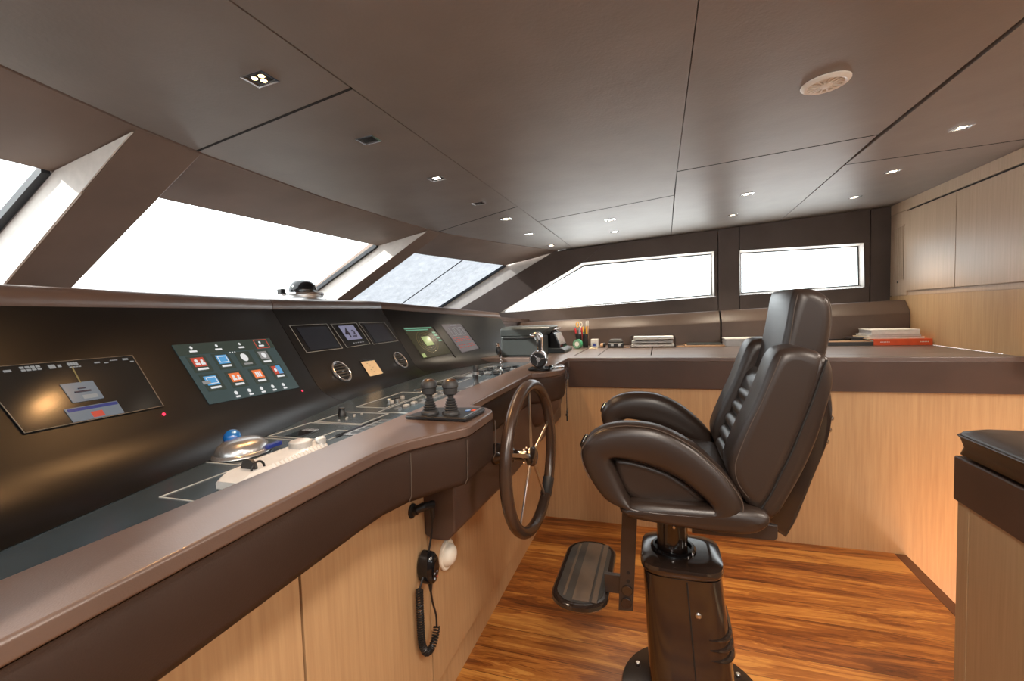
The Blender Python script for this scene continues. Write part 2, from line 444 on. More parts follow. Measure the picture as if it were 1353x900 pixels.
# pale reveals lining the aft-facing side of each opening
def reveal(name, y, pts, th=.004):
    bm = NB(); prism(bm, [(x, y, z) for x, z in pts], (0, th, 0)); return struct(name, bm, 'reveal')
reveal('trim_7', .8605, [(-1.30, 1.758), (-1.62, 1.70), (-2.43, 1.255), (-2.43, 1.10), (-1.95, 1.37), (-1.36, 1.725)])
reveal('trim_8', 2.4455, [(-1.30, 1.757), (-1.66, 1.70), (-2.43, 1.275), (-2.43, 1.13), (-1.96, 1.384), (-1.36, 1.725)])
reveal('trim_9', 3.985, [(-.83, 1.80), (-1.36, 1.70), (-2.43, 1.13), (-2.43, .95), (-1.98, 1.19), (-.90, 1.74)], .02)
# window panes: windscreen
def pane(name, ya, yb, mat, edges, wiper=None):
    bm = NB(); n = 8; sl = .53
    def P(y, t): xg = glx(y); return V((xg-t, y, 1.703-sl*t))
    a = [P(ya+(yb-ya)*k/n, 0) for k in range(n+1)]; b = [P(ya+(yb-ya)*k/n, .98) for k in range(n+1)]
    up = V((0, 0, .006))
    loft(bm, [a, b, [q+up for q in b], [q+up for q in a]], cap=False, closed=False)
    w = struct(name, bm, mat)
    for y in edges:
        bm = NB(); d = .022 if y > (ya+yb)/2 else -.022
        q = [P(y, -.0), P(y-d, -.0), P(y-d, .98), P(y, .98)]
        hexa(bm, [p+V((0, 0, -.012)) for p in q]+[p+V((0, 0, .012)) for p in q])
        g = struct('gasket', bm, 'gasket', parent=w)
    if wiper:
        bm = NB(); tube(bm, [P(wiper, 0)+V((0, 0, .02)), P(wiper+.08, .98)+V((0, 0, .02))], .004, 6)
        struct('glazing_joint', bm, 'gasket', parent=w)
    return w
pane('window_1', -.73, .86, 'glass', (.86,))
pane('window_2', 1.06, 2.446, 'glass', (2.446,))
pane('window_3', 2.58, 3.985, 'fogglass', (3.985,), 3.42)
# top of the dash running out to the windscreen
bm = NB(); prism(bm, [(-1.05, -.73, 1.298), (-1.30, .9, 1.298), (-1.42, 1.35, 1.298), (-1.48, 2.2, 1.298), (-1.14, 3.2, 1.24), (-1.1, 3.97, 1.2), (-2.75, 3.97, 1.2), (-2.75, -.73, 1.298)], (0, 0, -.03))
struct('trim_10', bm, 'trimbrown')
bm = NB(); box(bm, (-2.8, -.8, .0), (-2.7, 4.05, 1.3)); struct('wall_front', bm, 'trimbrown')

# ------------------------------------------------------------------ port side wall with two windows
Y = 3.93
def wp(pts, y=Y, th=.075, e=.0015):
    q = inset2([V(p) for p in pts], e); bm = NB(); prism(bm, [(p.x, y, p.y) for p in q], (0, th, 0)); return bm
def merge(dst, src):
    me = bpy.data.meshes.new('t'); src.to_mesh(me); src.free(); dst.from_mesh(me); bpy.data.meshes.remove(me)
bm = NB()
for poly in (
    [(-.868, 1.785), (-.43, 1.812), (-.612, 1.676), (-1.377, 1.272), (-1.43, 1.20), (-1.98, 1.215)],
    [(-.43, 1.812), (.446, 1.862), (.446, 1.696), (-.612, 1.676)],
    [(-1.43, 1.20), (-1.377, 1.272), (.422, 1.341), (.446, 1.341), (.446, .95), (-1.43, .95)],
    [(.420, 1.696), (.446, 1.696), (.446, 1.341), (.422, 1.341)],
    [(.449, .95), (.449, 1.862), (.600, 1.87), (.600, .95)],
    [(.603, 1.688), (1.41, 1.682), (1.448, 1.682), (1.448, 1.918), (.603, 1.87)],
    [(.603, .95), (.603, 1.345), (1.418, 1.366), (1.448, 1.366), (1.448, .95)],
    [(1.41, 1.682), (1.448, 1.682), (1.448, 1.366), (1.418, 1.366)],
    [(1.451, .95), (1.451, 1.918), (1.60, 1.925), (1.60, .95)]):
    merge(bm, wp(poly))
struct('wall_left', bm, 'frame')
bm = NB()   # backing behind the panel joints, with the window openings left free
for poly in ([(-.85, 1.80), (1.62, 1.95), (1.62, 1.76), (-.5, 1.76)], [(-2.2, 1.0), (-1.40, 1.24), (.45, 1.30), (1.62, 1.32), (1.62, .6), (-2.2, .6)],
             [(.44, 1.3), (.44, 1.8), (.61, 1.8), (.61, 1.3)], [(1.44, 1.3), (1.44, 1.9), (1.62, 1.9), (1.62, 1.3)]):
    merge(bm, wp(poly, Y+.078, .02, 0))
struct('trim_11', bm, 'ceildark')
def sidewin(name, pts):
    y = Y+.062; n = len(pts); gp = inset2([V(p) for p in pts], .021)
    bm = NB(); prism(bm, [(p.x, y, p.y) for p in gp], (0, .006, 0)); w = struct(name, bm, 'glass')
    bm = NB(); q = inset2(gp, .008)
    for i in range(n):
        a, b, c, d = gp[i], gp[(i+1) % n], q[(i+1) % n], q[i]
        hexa(bm, [(p.x, y-.008, p.y) for p in (a, b, c, d)]+[(p.x, y-.0005, p.y) for p in (a, b, c, d)])
    struct('gasket', bm, 'gasket', parent=w)
    bm = NB(); q = inset2([V(p) for p in pts], .001)    # splayed pale lining
    for i in range(n):
        a, b = q[i], q[(i+1) % n]; c, d = gp[(i+1) % n], gp[i]
        hexa(bm, [(a.x, Y+.002, a.y), (b.x, Y+.002, b.y), (c.x, y-.001, c.y), (d.x, y-.001, d.y), (a.x, y+.004, a.y), (b.x, y+.004, b.y), (c.x, y+.004, c.y), (d.x, y+.004, d.y)])
    struct('frame', bm, 'reveal', parent=w)
sidewin('window_4', [(-.612, 1.676), (.420, 1.696), (.422, 1.341), (-1.377, 1.272)])
sidewin('window_5', [(.603, 1.688), (1.41, 1.682), (1.418, 1.366), (.603, 1.345)])
# starboard wall (beside the camera) with a mirrored window
Y2 = -.73
bm = NB()
box(bm, (-2.8, Y2-.08, -.02), (3.7, Y2, 1.34)); box(bm, (-2.8, Y2-.08, 1.69), (3.7, Y2, 1.98))
for a, b in ((-2.8, -1.2), (.42, .6), (1.42, 1.7), (3.3, 3.7)): box(bm, (a, Y2-.08, 1.34), (b, Y2, 1.69))
struct('wall_right', bm, 'frame')
k = 6
for a, b in ((-1.2, .42), (.6, 1.42), (1.7, 3.3)):
    bm = NB(); box(bm, (a, Y2-.06, 1.34), (b, Y2-.055, 1.69)); struct('window_%d' % k, bm, 'glass'); k += 1
# aft wall of the wheelhouse
bm = NB(); box(bm, (3.6, -.8, -.02), (3.68, 4.0, 2.05)); struct('wall_back', bm, 'oakpale')

# ------------------------------------------------------------------ right-hand joinery above the chart desk
XW = 1.57
bm = NB(); box(bm, (XW+.012, 2.55, .9865), (2.1, 3.97, 1.96)); struct('wall_aft', bm, 'oakpale')
cab = thing('wall_cabinet', 'pale oak wall joinery with two upper locker doors above the chart desk', 'cabinet', (XW+.1, 3.3, .985))
bm = NB(); box(bm, (XW, 2.55, .985), (XW+.011, 3.95, 1.292)); obj('panel', bm, 'oak', cab, False)
bm = NB(); box(bm, (XW, 2.55, 1.858), (XW+.011, 3.95, 1.925)); obj('cornice', bm, 'oakpale', cab, False)
bm = NB(); box(bm, (XW+.008, 2.55, 1.294), (XW+.0115, 3.70, 1.322)); obj('finger_recess', bm, 'oakpale', cab, False)
for a, b in ((2.56, 3.178), (3.182, 3.702)):
    bm = NB(); box(bm, (XW-.002, a, 1.324), (XW+.011, b, 1.846)); obj('door', bm, 'oakpale', cab, True, .0015, 2)
bm = NB(); box(bm, (XW+.009, 2.55, 1.83), (XW+.0118, 3.704, 1.8575)); box(bm, (XW+.009, 3.176, 1.324), (XW+.0118, 3.184, 1.83)); obj('shadow_gap', bm, 'ceildark', cab, False)  # dark backing strips stand in for the shade inside the door gaps
bm = NB(); box(bm, (XW+.001, 3.706, 1.296), (XW+.011, 3.95, 1.855)); sp = obj('side_panel', bm, 'oakpale', cab, False)
bm = NB()
for k in range(9): y = 3.748+k*.016; box(bm, (XW-.003, y, 1.404), (XW+.0008, y+.008, 1.757))
for a in ((3.738, 1.397, 3.888, 1.403), (3.738, 1.758, 3.888, 1.764)): box(bm, (XW-.004, a[0], a[1]), (XW+.0008, a[2], a[3]))
obj('vent_slats', bm, 'oakpale', sp, False)
bm = NB(); box(bm, (XW+.0002, 3.746, 1.404), (XW+.0009, 3.882, 1.757)); obj('vent_recess', bm, 'rubber', sp, False)
bm = NB(); cyl(bm, (XW+.0008, 3.822, 1.386), (-1, 0, 0), .006, .004, 16); obj('thermostat_sensor', bm, 'black', sp)

# ------------------------------------------------------------------ floor, stairwell
bm = NB()
box(bm, (-.72, -.8, -.04), (1.10, 2.70, 0)); box(bm, (1.10, -.8, -.04), (3.7, 1.55, 0))
box(bm, (2.1, 1.55, -.04), (3.7, 4.0, 0))
struct('floor', bm, 'teak')
bm = NB(); box(bm, (1.1005, 1.552, -.04), (1.148, 2.67, .0008)); struct('trim_12', bm, 'teakdark', bevel=.001)
bm = NB()
for k in range(3): box(bm, (1.15, 1.6-.0+k*0, -.25*(k+1)-.02), (1.62+.24*0, 2.67, -.25*(k+1))) if k == 2 else None
box(bm, (1.15, 1.53, -.8), (2.1, 1.55, 0)); box(bm, (2.08, 1.55, -.8), (2.1, 2.7, .985)); box(bm, (1.12, 1.55, -.8), (1.146, 2.67, -.04))
struct('trim_13', bm, 'oak')
tag(obj('step_light', (lambda b: (box(b, (1.149, 1.75, -.05), (1.156, 2.6, -.035)), b)[1])(NB()), 'stairled'), 'warm light strip under the teak floor nosing at the stairwell', 'light')

# ------------------------------------------------------------------ chart desk along the port side
desk = thing('chart_desk', 'long brown leather topped chart desk with oak front under the side windows', 'desk', (.4, 2.9, 0))
bm = NB(); box(bm, (-.70, 2.675, -.85), (2.08, 2.695, .85)); obj('front_panel', bm, 'oak', desk, False)
bm = NB(); box(bm, (-.515, 2.655, .812), (2.08, 2.68, .962)); box(bm, (-.515, 2.68, .812), (2.08, 3.66, .83)); obj('fascia', bm, 'trimbrown', desk, True, .003, 3)
bm = NB()
g = .0035
for x0, x1 in ((-.495, -.357), (-.353, -.0495), (-.043, .66), (.665, XW)):
    box(bm, (x0, 2.80, .955), (x1, 3.64, .985))
obj('desk_lid', bm, 'desk', desk, True, .002, 2)
bm = NB(); box(bm, (-.51, 2.652, .9625), (XW+.5, 2.797, .985)); box(bm, (-1.3, 2.652, .93), (-.505, 3.92, .985))
obj('desk_edge', bm, 'desk', desk, True, .004, 3)
bm = NB(); box(bm, (-1.3, 2.68, .90), (XW, 3.92, .955)); obj('desk_core', bm, 'ceildark', desk, False)
# padded backrest ledge behind the desk
bs = thing('desk_bolster', 'padded brown leather ledge standing along the back of the chart desk', 'bolster', (.4, 3.75, .985))
for x0, x1 in ((-1.15, .428), (.436, XW-.003)):
    zt = lambda x: 1.215+.031*x
    prof = lambda x: [V((x, 3.64, .986)), V((x, 3.64, zt(x)-.085)), V((x, 3.648, zt(x)-.07)), V((x, 3.70, zt(x)-.008)), V((x, 3.712, zt(x))), V((x, 3.92, zt(x))), V((x, 3.92, .986))]
    bm = NB(); xs = [x0+(x1-x0)*k/6 for k in range(7)]; loft(bm, [prof(x) for x in xs]); obj('cushion', bm, 'bolster', bs, True, .004, 3, 25)

# ------------------------------------------------------------------ helm console
con = thing('helm_console', 'long helm console with black dash, charcoal switch deck and brown leather armrest', 'console', (-.7, 1.2, 0))
XD = -.665
for y0, y1 in ((-.73, .677), (.683, 1.173), (1.179, 2.672)):
    bm = NB(); box(bm, (XD-.018, y0, .122), (XD, y1, .86)); obj('door' if y1 < 2 else 'cabinet_panel', bm, 'oak', con, True, .001, 2)
bm = NB(); box(bm, (XD-.06, -.73, 0), (XD-.018, 2.672, .122)); obj('kickboard', bm, 'oak', con, False)
bm = NB(); box(bm, (-1.3, -.73, .0), (XD-.02, 2.672, .93)); obj('carcass', bm, 'ceildark', con, False)
# switch deck
bm = NB(); prism(bm, [(-.67, -.73, .96), (-.67, 2.65, .96), (-1.02, 2.65, .96), (-1.17, 2.1, .96), (-1.12, 1.36, .96), (-.81, 0, .96), (-.81, -.73, .96)], (0, 0, -.03))
deck = obj('switch_deck', bm, 'flat', con, False)
# dash
BOT = [V((-.825, -.053, .96)), V((-1.155, 1.354, .96)), V((-1.207, 2.125, .96)), V((-.933, 3.149, .96))]
TOP = [V((-1.061, -.108, 1.32)), V((-1.409, 1.373, 1.32)), V((-1.4665, 2.18, 1.325)), V((-1.132, 3.203, 1.246))]
def hn(k):   # horizontal normal at node k
    e = V((0, 0, 0))
    for j in (k-1, k):
        if 0 <= j < 3: e += (BOT[j+1]-BOT[j]).normalized()
    e.normalize(); return V((e.y, -e.x, 0))
def dprof(k, inset=0):
    B, T, n = BOT[k], TOP[k], hn(k); up = (T-B).normalized()
    s = B+n*.085+V((0, 0, .0015)); e = B+up*.085; out = [s+V((0, 0, -.004)), s]
    for j in range(1, 8):
        t = j/8; out.append(s*(1-t)**2+B*2*t*(1-t)+e*t*t)
    out += [e, B.lerp(T, .45), B.lerp(T, .7), T]
    return out
names = ['near the camera', 'amidships', 'beyond the wheel']
dashes = []
for k in range(3):
    a, b = dprof(k), dprof(k+1); d = (BOT[k+1]-BOT[k]).normalized()*.0012
    A = [p+d for p in a]; Bp = [p-d for p in b]; n = 10
    bm = NB(); back = V((-.03, 0, -.03))
    loops = []
    for j in range(n+1):
        L = [p.lerp(q, j/n) for p, q in zip(A, Bp)]
        loops.append(L+[p+back for p in L[::-1]])
    loft(bm, loops); dashes.append(obj('dash_panel', bm, 'dash', con, True, 0))
bm = NB()
for k in range(2):      # dark core behind the joints
    pass
loft(bm, [[p+V((-.012, 0, -.012)) for p in dprof(k)]+[dprof(k)[-1]+V((-.5, 0, -.05)), dprof(k)[-1]+V((-.5, 0, -.4))] for k in range(4)])
obj('dash_core', bm, 'ceildark', con, False)
# leather cap on the dash
def capprof(k):
    T, n = TOP[k], hn(k)
    P = []
    for h, z in ((.006, -.026), (.014, -.022), (.016, -.008), (.012, .008), (.002, .019), (-.015, .0235), (-.05, .026), (-.09, .016), (-.11, -.02), (-.11, -.04), (-.01, -.04)):
        P.append(T+n*h+V((0, 0, z)))
    return P
for k in range(3):
    a, b = capprof(k), capprof(k+1); d = (TOP[k+1]-TOP[k]).normalized()*.0012
    bm = NB(); loft(bm, [[p.lerp(q, j/6)+(d if j == 0 else (-d if j == 6 else V((0, 0, 0)))) for p, q in zip(a, b)] for j in range(7)])
    obj('dash_cap', bm, 'railtop', con, True, .0015, 2)

# armrest rail : plan outline
outer = [(-.54, -.73), (-.54, .72), (-.537, .79), (-.52, .855), (-.49, .91), (-.455, .965), (-.441, .985), (-.437, 1.0), (-.4415, 1.17), (-.45, 1.19), (-.475, 1.215), (-.525, 1.243), (-.54, 1.252), (-.548, 1.96)]
pod = [(-.548, 1.96), (-.50, 1.985), (-.462, 2.03), (-.438, 2.09), (-.434, 2.15), (-.445, 2.205), (-.48, 2.255), (-.512, 2.285)]
tail = [(-.515, 2.32), (-.515, 2.651)]
inner = [(-.676, 2.651), (-.676, -.73)]
plan = outer+pod[1:]+tail+inner
bm = NB()
P = [V(p) for p in plan]
lo = [V((p.x, p.y, .9605)) for p in P]; hi = [V((p.x, p.y, .9855)) for p in P]
loft(bm, [lo, hi]); rail = obj('armrest_top', bm, 'railtop', con, True, .0055, 4, 50)
for q in ():
    pass
bm = NB(); I = [V(p) for p in outer+pod[1:]+tail]
def shift(p, dx, z): return V((p.x-dx, p.y, z))
Lz = []
for dx, z in ((.002, .9605), (.0035, .957), (.001, .95), (.0, .92), (.003, .862), (.010, .846), (.03, .8435)):
    Lz.append([shift(p, dx, z) for p in I])
Lz.append([V((min(p.x-.05, -.60), p.y, .8435)) for p in I])
loft(bm, Lz, cap=False, closed=False); bmesh.ops.solidify(bm, geom=bm.faces, thickness=-.004)
obj('armrest_fascia', bm, 'trimbrown', con, True, 0, 3, 60)
# fascia seams (raised stitched joints)
for x, y in ((-.519, .858), (-.4405, .985), (-.4425, 1.186)):
    bm = NB(); tube(bm, [(x+.0012, y, .956), (x+.0016, y, .92), (x-.001, y, .862), (x-.008, y, .847)], .0012, 6); obj('fascia_seam', bm, 'stitch', con)
# undersides of the two pods and wheel housing
def podbelly(pts, cx, cy, z0, steps):
    bm = NB(); L = []
    for f, z, dx in steps: L.append([V((cx+(p.x-cx)*f-dx, cy+(p.y-cy)*f, z)) for p in pts])
    loft(bm, L); return bm
P1 = [V(p) for p in [(-.66, .80)]+outer[2:13]+[(-.66, 1.27)]]
obj('pod_underside', podbelly(P1, -.6, 1.06, 0, [(.86, .8436, .01), (.78, .832, .015), (.6, .815, .02), (.4, .81, .03)]), 'trimbrown', con, True, 0, 3, 40)
P2 = [V(p) for p in [(-.62, 1.97)]+pod+[(-.62, 2.29)]]
obj('throttle_pod', podbelly(P2, -.58, 2.12, 0, [(.985, .9598, 0), (.985, .93, 0), (.96, .87, .002), (.88, .80, .008), (.72, .745, .02), (.5, .715, .03)]), 'trimbrown', con, True, 0, 3, 40)
bm = NB()
hs = []
for y, zb in ((1.16, .600), (1.8, .575), (2.66, .60)):
    hs.append([V((XD, y, .845)), V((XD, y, zb+.012)), V((XD+.02, y, zb)), V((-.592, y, zb)), V((-.567, y, zb+.03)), V((-.562, y, .845))])
loft(bm, hs); obj('wheel_housing', bm, 'trimbrown', con, True, .006, 3, 30)

# facet frames for things let into the dash
FR = [V((-.8353, -.009, .96)), V((-1.155, 1.354, .96)), V((-1.207, 2.125, .96))]
AX = [((-.2284, .9736, 0), (-.5444, -.1277, .829), (.8071, .1893, .5592)), ((-.0673, .9977, 0), (-.5723, -.0386, .8192), (.8173, .0551, .5736)), ((.2588, .9659, 0), (-.5678, .1521, .809), (.7815, -.2094, .5878))]
AX = [tuple(V(v).normalized() for v in a) for a in AX]
def FP(k, u, v, off=.0):
    U, W, N = AX[k]; return FR[k]+U*u+W*v+N*off
def fpoly(bm, k, uv, off, th=.0012):
    N = AX[k][2]; pts = [FP(k, u, v, off) for u, v in uv]; prism(bm, pts, N*th)
def frect(bm, k, u0, u1, v0, v1, off, th=.0012): fpoly(bm, k, [(u0, v0), (u1, v0), (u1, v1), (u0, v1)], off, th)
def fframe(bm, k, q, w, off, th=.0014):
    c = [V(p) for p in q]; i = inset2(c, w)
    for j in range(len(c)):
        a, b, d, e = c[j], c[(j+1) % len(c)], i[(j+1) % len(c)], i[j]
        fpoly(bm, k, [tuple(a), tuple(b), tuple(d), tuple(e)], off, th)
def fdisc(bm, k, u, v, r, off, th, n=20, r2=None):
    lathe(bm, FP(k, u, v, off), AX[k][2], [(r, 0), (r if r2 is None else r2, th)], n)
def quad_at(q, s, t):   # bilinear point in a uv quad (tl,tr,br,bl)
    a, b, c, d = [V(p) for p in q]; return tuple(a.lerp(b, s).lerp(d.lerp(c, s), t))
def sub(q, s0, s1, t0, t1): return [quad_at(q, s0, t0), quad_at(q, s1, t0), quad_at(q, s1, t1), quad_at(q, s0, t1)]

# --- chart plotter screen (near end)
q = [(.503, .275), (.796, .270), (.784, .128), (.511, .139)]
bm = NB(); fpoly(bm, 0, q, .0015); s1 = obj('chart_screen', bm, 'scr_map', con, False); s1['label'] = 'dim chart plotter screen with a grey message box'
bm = NB(); fframe(bm, 0, q, .0012, .0024); obj('bezel_line', bm, 'thinline', s1, False)
bm = NB(); fpoly(bm, 0, sub(q, .37, .585, .38, .69), .0030); mb = obj('message_box', bm, 'e_grey', s1, False)
bm = NB(); fpoly(bm, 0, sub(q, .455, .505, .475, .492), .0044); fpoly(bm, 0, sub(q, .42, .53, .525, .547), .0044); obj('text_line', bm, 'ink', s1, False)
bm = NB(); fpoly(bm, 0, sub(q, .45, .55, .60, .66), .0044); obj('button', bm, 'e_dim', s1, False)
bm = NB(); fpoly(bm, 0, sub(q, .29, .655, .77, .985), .0030); obj('dialog', bm, 'e_grey', s1, False)
bm = NB(); fpoly(bm, 0, sub(q, .30, .645, .785, .83), .0044); obj('title_bar', bm, 'e_navy', s1, False)
bm = NB(); fpoly(bm, 0, sub(q, .43, .51, .88, .97), .0044); obj('alert_button', bm, 'e_red', s1, False)
bm = NB(); fpoly(bm, 0, [(.653, .257), (.655, .257), (.650, .218), (.648, .218)], .003); obj('heading_line', bm, 'e_tan', s1, False)
for s0, s1_, t0, t1 in ((.02, .08, .06, .08), (.02, .06, .14, .16), (.13, .17, .07, .10), (.22, .34, .04, .07), (.22, .34, .085, .11), (.38, .42, .05, .11), (.435, .455, .06, .10), (.5, .57, .04, .09), (.5, .58, .11, .125), (.68, .72, .07, .09), (.75, .78, .09, .105), (.80, .86, .06, .07), (.9, .945, .05, .08), (.95, .98, .11, .125)):
    w = (s1_-s0)/4; bm = NB()
    for j in range(4): fpoly(bm, 0, sub(q, s0+w*j, s0+w*j+w*.72, t0, t1), .003)
    obj('data_text', bm, 'e_dim', s1, False)
# --- menu screen
q = [(.920, .288), (1.327, .283), (1.302, .078), (.906, .103)]
bm = NB(); fpoly(bm, 0, q, .0015); s2 = obj('menu_screen', bm, 'scr_menu', con, False); s2['label'] = 'lit touch screen with eight coloured menu icons'
bm = NB(); fpoly(bm, 0, sub(q, 0, 1, 0, .19), .0028); obj('tab_bar', bm, 'e_dkgreen', s2, False)
icons = [(.12, .34, 'e_red'), (.34, .335, 'e_blue'), (.565, .34, 'e_green'), (.795, .34, 'e_dim'), (.13, .66, 'e_blue'), (.355, .665, 'e_orange'), (.60, .665, 'e_orange'), (.845, .64, 'e_red')]
for n_, (s, t, m) in enumerate(icons):
    bm = NB(); fpoly(bm, 0, sub(q, s-.075, s+.085, t-.13, t+.15), .0028, .0008); obj('icon_tile', bm, 'e_dkgreen', s2, False)
    bm = NB(); fpoly(bm, 0, sub(q, s-.05, s+.055, t-.095, t+.055), .0038, .0008) if n_ != 2 else fdisc(bm, 0, *quad_at(q, s, t-.02), .014, .0038, .001)
    obj('icon', bm, m if n_ != 2 else 'e_white', s2, False)
    bm = NB()
    fpoly(bm, 0, sub(q, s-.045, s+.045, t+.085, t+.115), .0048, .0008)
    if n_ in (0, 5): fdisc(bm, 0, *quad_at(q, s-.02, t-.04), .005, .0048, .0008); fpoly(bm, 0, sub(q, s-.035, s+.0, t-.005, t+.03), .0048, .0008); fpoly(bm, 0, sub(q, s+.012, s+.045, t-.01, t+.03), .0048, .0008); fdisc(bm, 0, *quad_at(q, s+.028, t-.035), .004, .0048, .0008)
    elif n_ == 6:
        for j in range(3): fpoly(bm, 0, sub(q, s-.03+j*.022, s-.016+j*.022, t-.06, t+.03), .0048, .0008)
    elif n_ == 3: fdisc(bm, 0, *quad_at(q, s, t-.02), .010, .0048, .0008)
    elif n_ in (1, 4): fframe(bm, 0, sub(q, s-.04, s+.045, t-.075, t+.035), .0022, .0048, .0008)
    elif n_ == 7: fdisc(bm, 0, *quad_at(q, s-.02, t-.02), .006, .0048, .0008)
    obj('icon_mark', bm, 'e_white' if n_ != 2 else 'e_dim', s2, False)
    if n_ == 7: bm = NB(); fpoly(bm, 0, sub(q, s+.003, s+.055, t-.095, t+.055), .0049, .0008); obj('icon', bm, 'e_blue', s2, False)
    if n_ == 4: bm = NB(); fpoly(bm, 0, sub(q, s-.085, s-.02, t-.02, t+.03), .0049, .0008); obj('icon', bm, 'e_dim', s2, False)
for s_, t_, kind in [(.13, .07, 'tab_icon'), (.36, .07, 'tab_icon'), (.6, .07, 'tab_icon'), (.84, .07, 'tab_icon')] + [(.27+j*.135, .9, 'toolbar_icon') for j in range(5)]:
    bm = NB(); fdisc(bm, 0, *quad_at(q, s_, t_), .0045 if kind == 'tab_icon' else .006, .004, .0008); obj(kind, bm, 'e_white', s2, False)
    bm = NB(); w_ = .03 if kind == 'tab_icon' else .02; fpoly(bm, 0, sub(q, s_-w_, s_+w_, t_+.052, t_+.078), .004); obj('caption', bm, 'e_white', s2, False)
for s_ in (.45, .475, .5):
    bm = NB(); fdisc(bm, 0, *quad_at(q, s_, .21), .0018, .004, .0008); obj('page_dot', bm, 'e_white', s2, False)
bm = NB(); fframe(bm, 0, sub(q, .775, .935, .02, .185), .0018, .0042); obj('selected_tab_frame', bm, 'e_red', s2, False)
for u, v in ((.772, .109), (1.305, .063)):
    bm = NB(); fdisc(bm, 0, u, v, .0035, .0008, .002, 14); obj('indicator_led', bm, 'led', con)
# --- small instruments amidships
for name, q, sq, m, lab in (
    ('sounder_display', [(.062, .336), (.289, .337), (.284, .206), (.058, .207)], (.13, .93, .10, .93), 'scr_black', 'left blank framed display'),
    ('speed_display', [(.313, .334), (.511, .335), (.508, .209), (.316, .207)], (.22, .80, .10, .72), 'scr_lcd', 'framed display with a violet screen reading 4.3'),
    ('pilot_display', [(.530, .334), (.768, .332), (.778, .206), (.531, .205)], (.12, .86, .10, .93), 'scr_black', 'right blank framed display')):
    bm = NB(); fpoly(bm, 1, q, .0008, .002); s = obj(name, bm, 'blackgloss', con, False); s['label'] = lab
    bm = NB(); fframe(bm, 1, q, .0018, .0022, .0018); obj('frame', bm, 'line', s, False)
    bm = NB(); fpoly(bm, 1, sub(q, *sq), .003, .001); obj('screen', bm, m, s, False)
    if name == 'speed_display':
        bm = NB()
        for j in range(5): fdisc(bm, 1, *quad_at(q, .36+j*.095, .86), .0028, .003, .001, 10); fpoly(bm, 1, sub(q, .37+j*.095, .41+j*.095, .855, .87), .003)
        obj('keys', bm, 'e_dim', s, False)
        def ftext(txt, k, u, v, size, off, mat, parent, name):
            c = bpy.data.curves.new(name, 'FONT'); c.body = txt; c.size = size; c.extrude = .0003; c.offset = .0016; c.align_x = 'CENTER'
            o = bpy.data.objects.new(name, c); COL.objects.link(o)
            U, W, N = AX[k]; p = FP(k, u, v, off); mw = Matrix(((U.x, W.x, N.x, p.x), (U.y, W.y, N.y, p.y), (U.z, W.z, N.z, p.z), (0, 0, 0, 1)))
            bpy.context.view_layer.update()
            me = bpy.data.meshes.new_from_object(o); me.transform(mw); bpy.data.objects.remove(o); bpy.data.curves.remove(c)
            me.materials.append(M[mat]); o = bpy.data.objects.new(name, me); COL.objects.link(o); o.parent = parent; return o
        ftext('4', 1, .388, .258, .072, .0042, 'ink', s, 'digit'); ftext('.3', 1, .432, .258, .052, .0042, 'ink', s, 'digit')
def round_vent(u, v):
    c = FP(1, u, v, .0); N = AX[1][2]
    bm = NB(); lathe(bm, c, N, [(.047, 0), (.0495, .004), (.0485, .011), (.046, .013), (.0425, .011), (.0415, .002)], 40); o = obj('air_vent', bm, 'ring', con, True)
    bm = NB(); lathe(bm, c, N, [(.040, .0), (.040, .003)], 32); obj('vent_throat', bm, 'blackgloss', o)
    U, W, _ = AX[1]
    for j in range(5):
        h = -.026+j*.013; w = math.sqrt(.039**2-h*h); bm = NB()
        p = [c+U*a+W*(h+b)+N*d for a, b, d in ((-w, -.003, .004), (w, -.003, .004), (w, .003, .0035), (-w, .003, .0035))]
        hexa(bm, p+[x+N*.006+W*.004 for x in p]); obj('vent_blade', bm, 'rubber', o, False)
    bm = NB(); cyl(bm, c+N*.008, U, .002, .014, 10); obj('vent_pivot', bm, 'steel', o)
round_vent(.176, .099); round_vent(.664, .092)
q = [(.340, .133), (.457, .129), (.459, .042), (.337, .046)]
bm = NB(); fpoly(bm, 1, q, .0008, .002); s = obj('note_plate', bm, 'blackgloss', con, False)
bm = NB(); fpoly(bm, 1, sub(q, .03, .93, .09, .97), .003, .0008); s['label'] = 'cream card in a small black holder'; obj('note_card', bm, 'note', s, False)
bm = NB()
for j in range(5): fpoly(bm, 1, sub(q, .3+.1*(j % 3), .38+.1*(j % 3), .22+.13*j, .235+.13*j), .004, .0006)
obj('note_writing', bm, 'ink', s, False)
# --- radar and alarm screens beyond the wheel
q = [(.059, .293), (.286, .289), (.338, .094), (.083, .079)]
bm = NB(); fpoly(bm, 2, q, .0015); s = obj('radar_screen', bm, 'scr_radar', con, False); s['label'] = 'olive radar screen with range rings and a pale box'
bm = NB(); fpoly(bm, 2, sub(q, .02, .98, .02, .06), .003); fpoly(bm, 2, sub(q, .04, .80, .085, .12), .003)
for j in range(4): fpoly(bm, 2, sub(q, .86, .96, .2+.1*j, .25+.1*j), .003)
obj('radar_text', bm, 'e_green', s, False)
bm = NB(); c0 = quad_at(q, .48, .5)
for r in (.03, .045, .06, .075):
    tube(bm, [FP(2, c0[0]+r*math.cos(a), c0[1]+r*math.sin(a), .003) for a in [2*PI*j/30 for j in range(30)]], .0005, 4, True)
obj('range_ring', bm, 'e_tan', s, False)
bm = NB(); fpoly(bm, 2, sub(q, .36, .62, .34, .64), .004); obj('message_box', bm, 'e_lime', s, False)
bm = NB(); fpoly(bm, 2, sub(q, .02, .12, .86, .97), .004); obj('corner_box', bm, 'e_lime', s, False)
q = [(.383, .301), (.568, .298), (.607, .100), (.420, .083)]
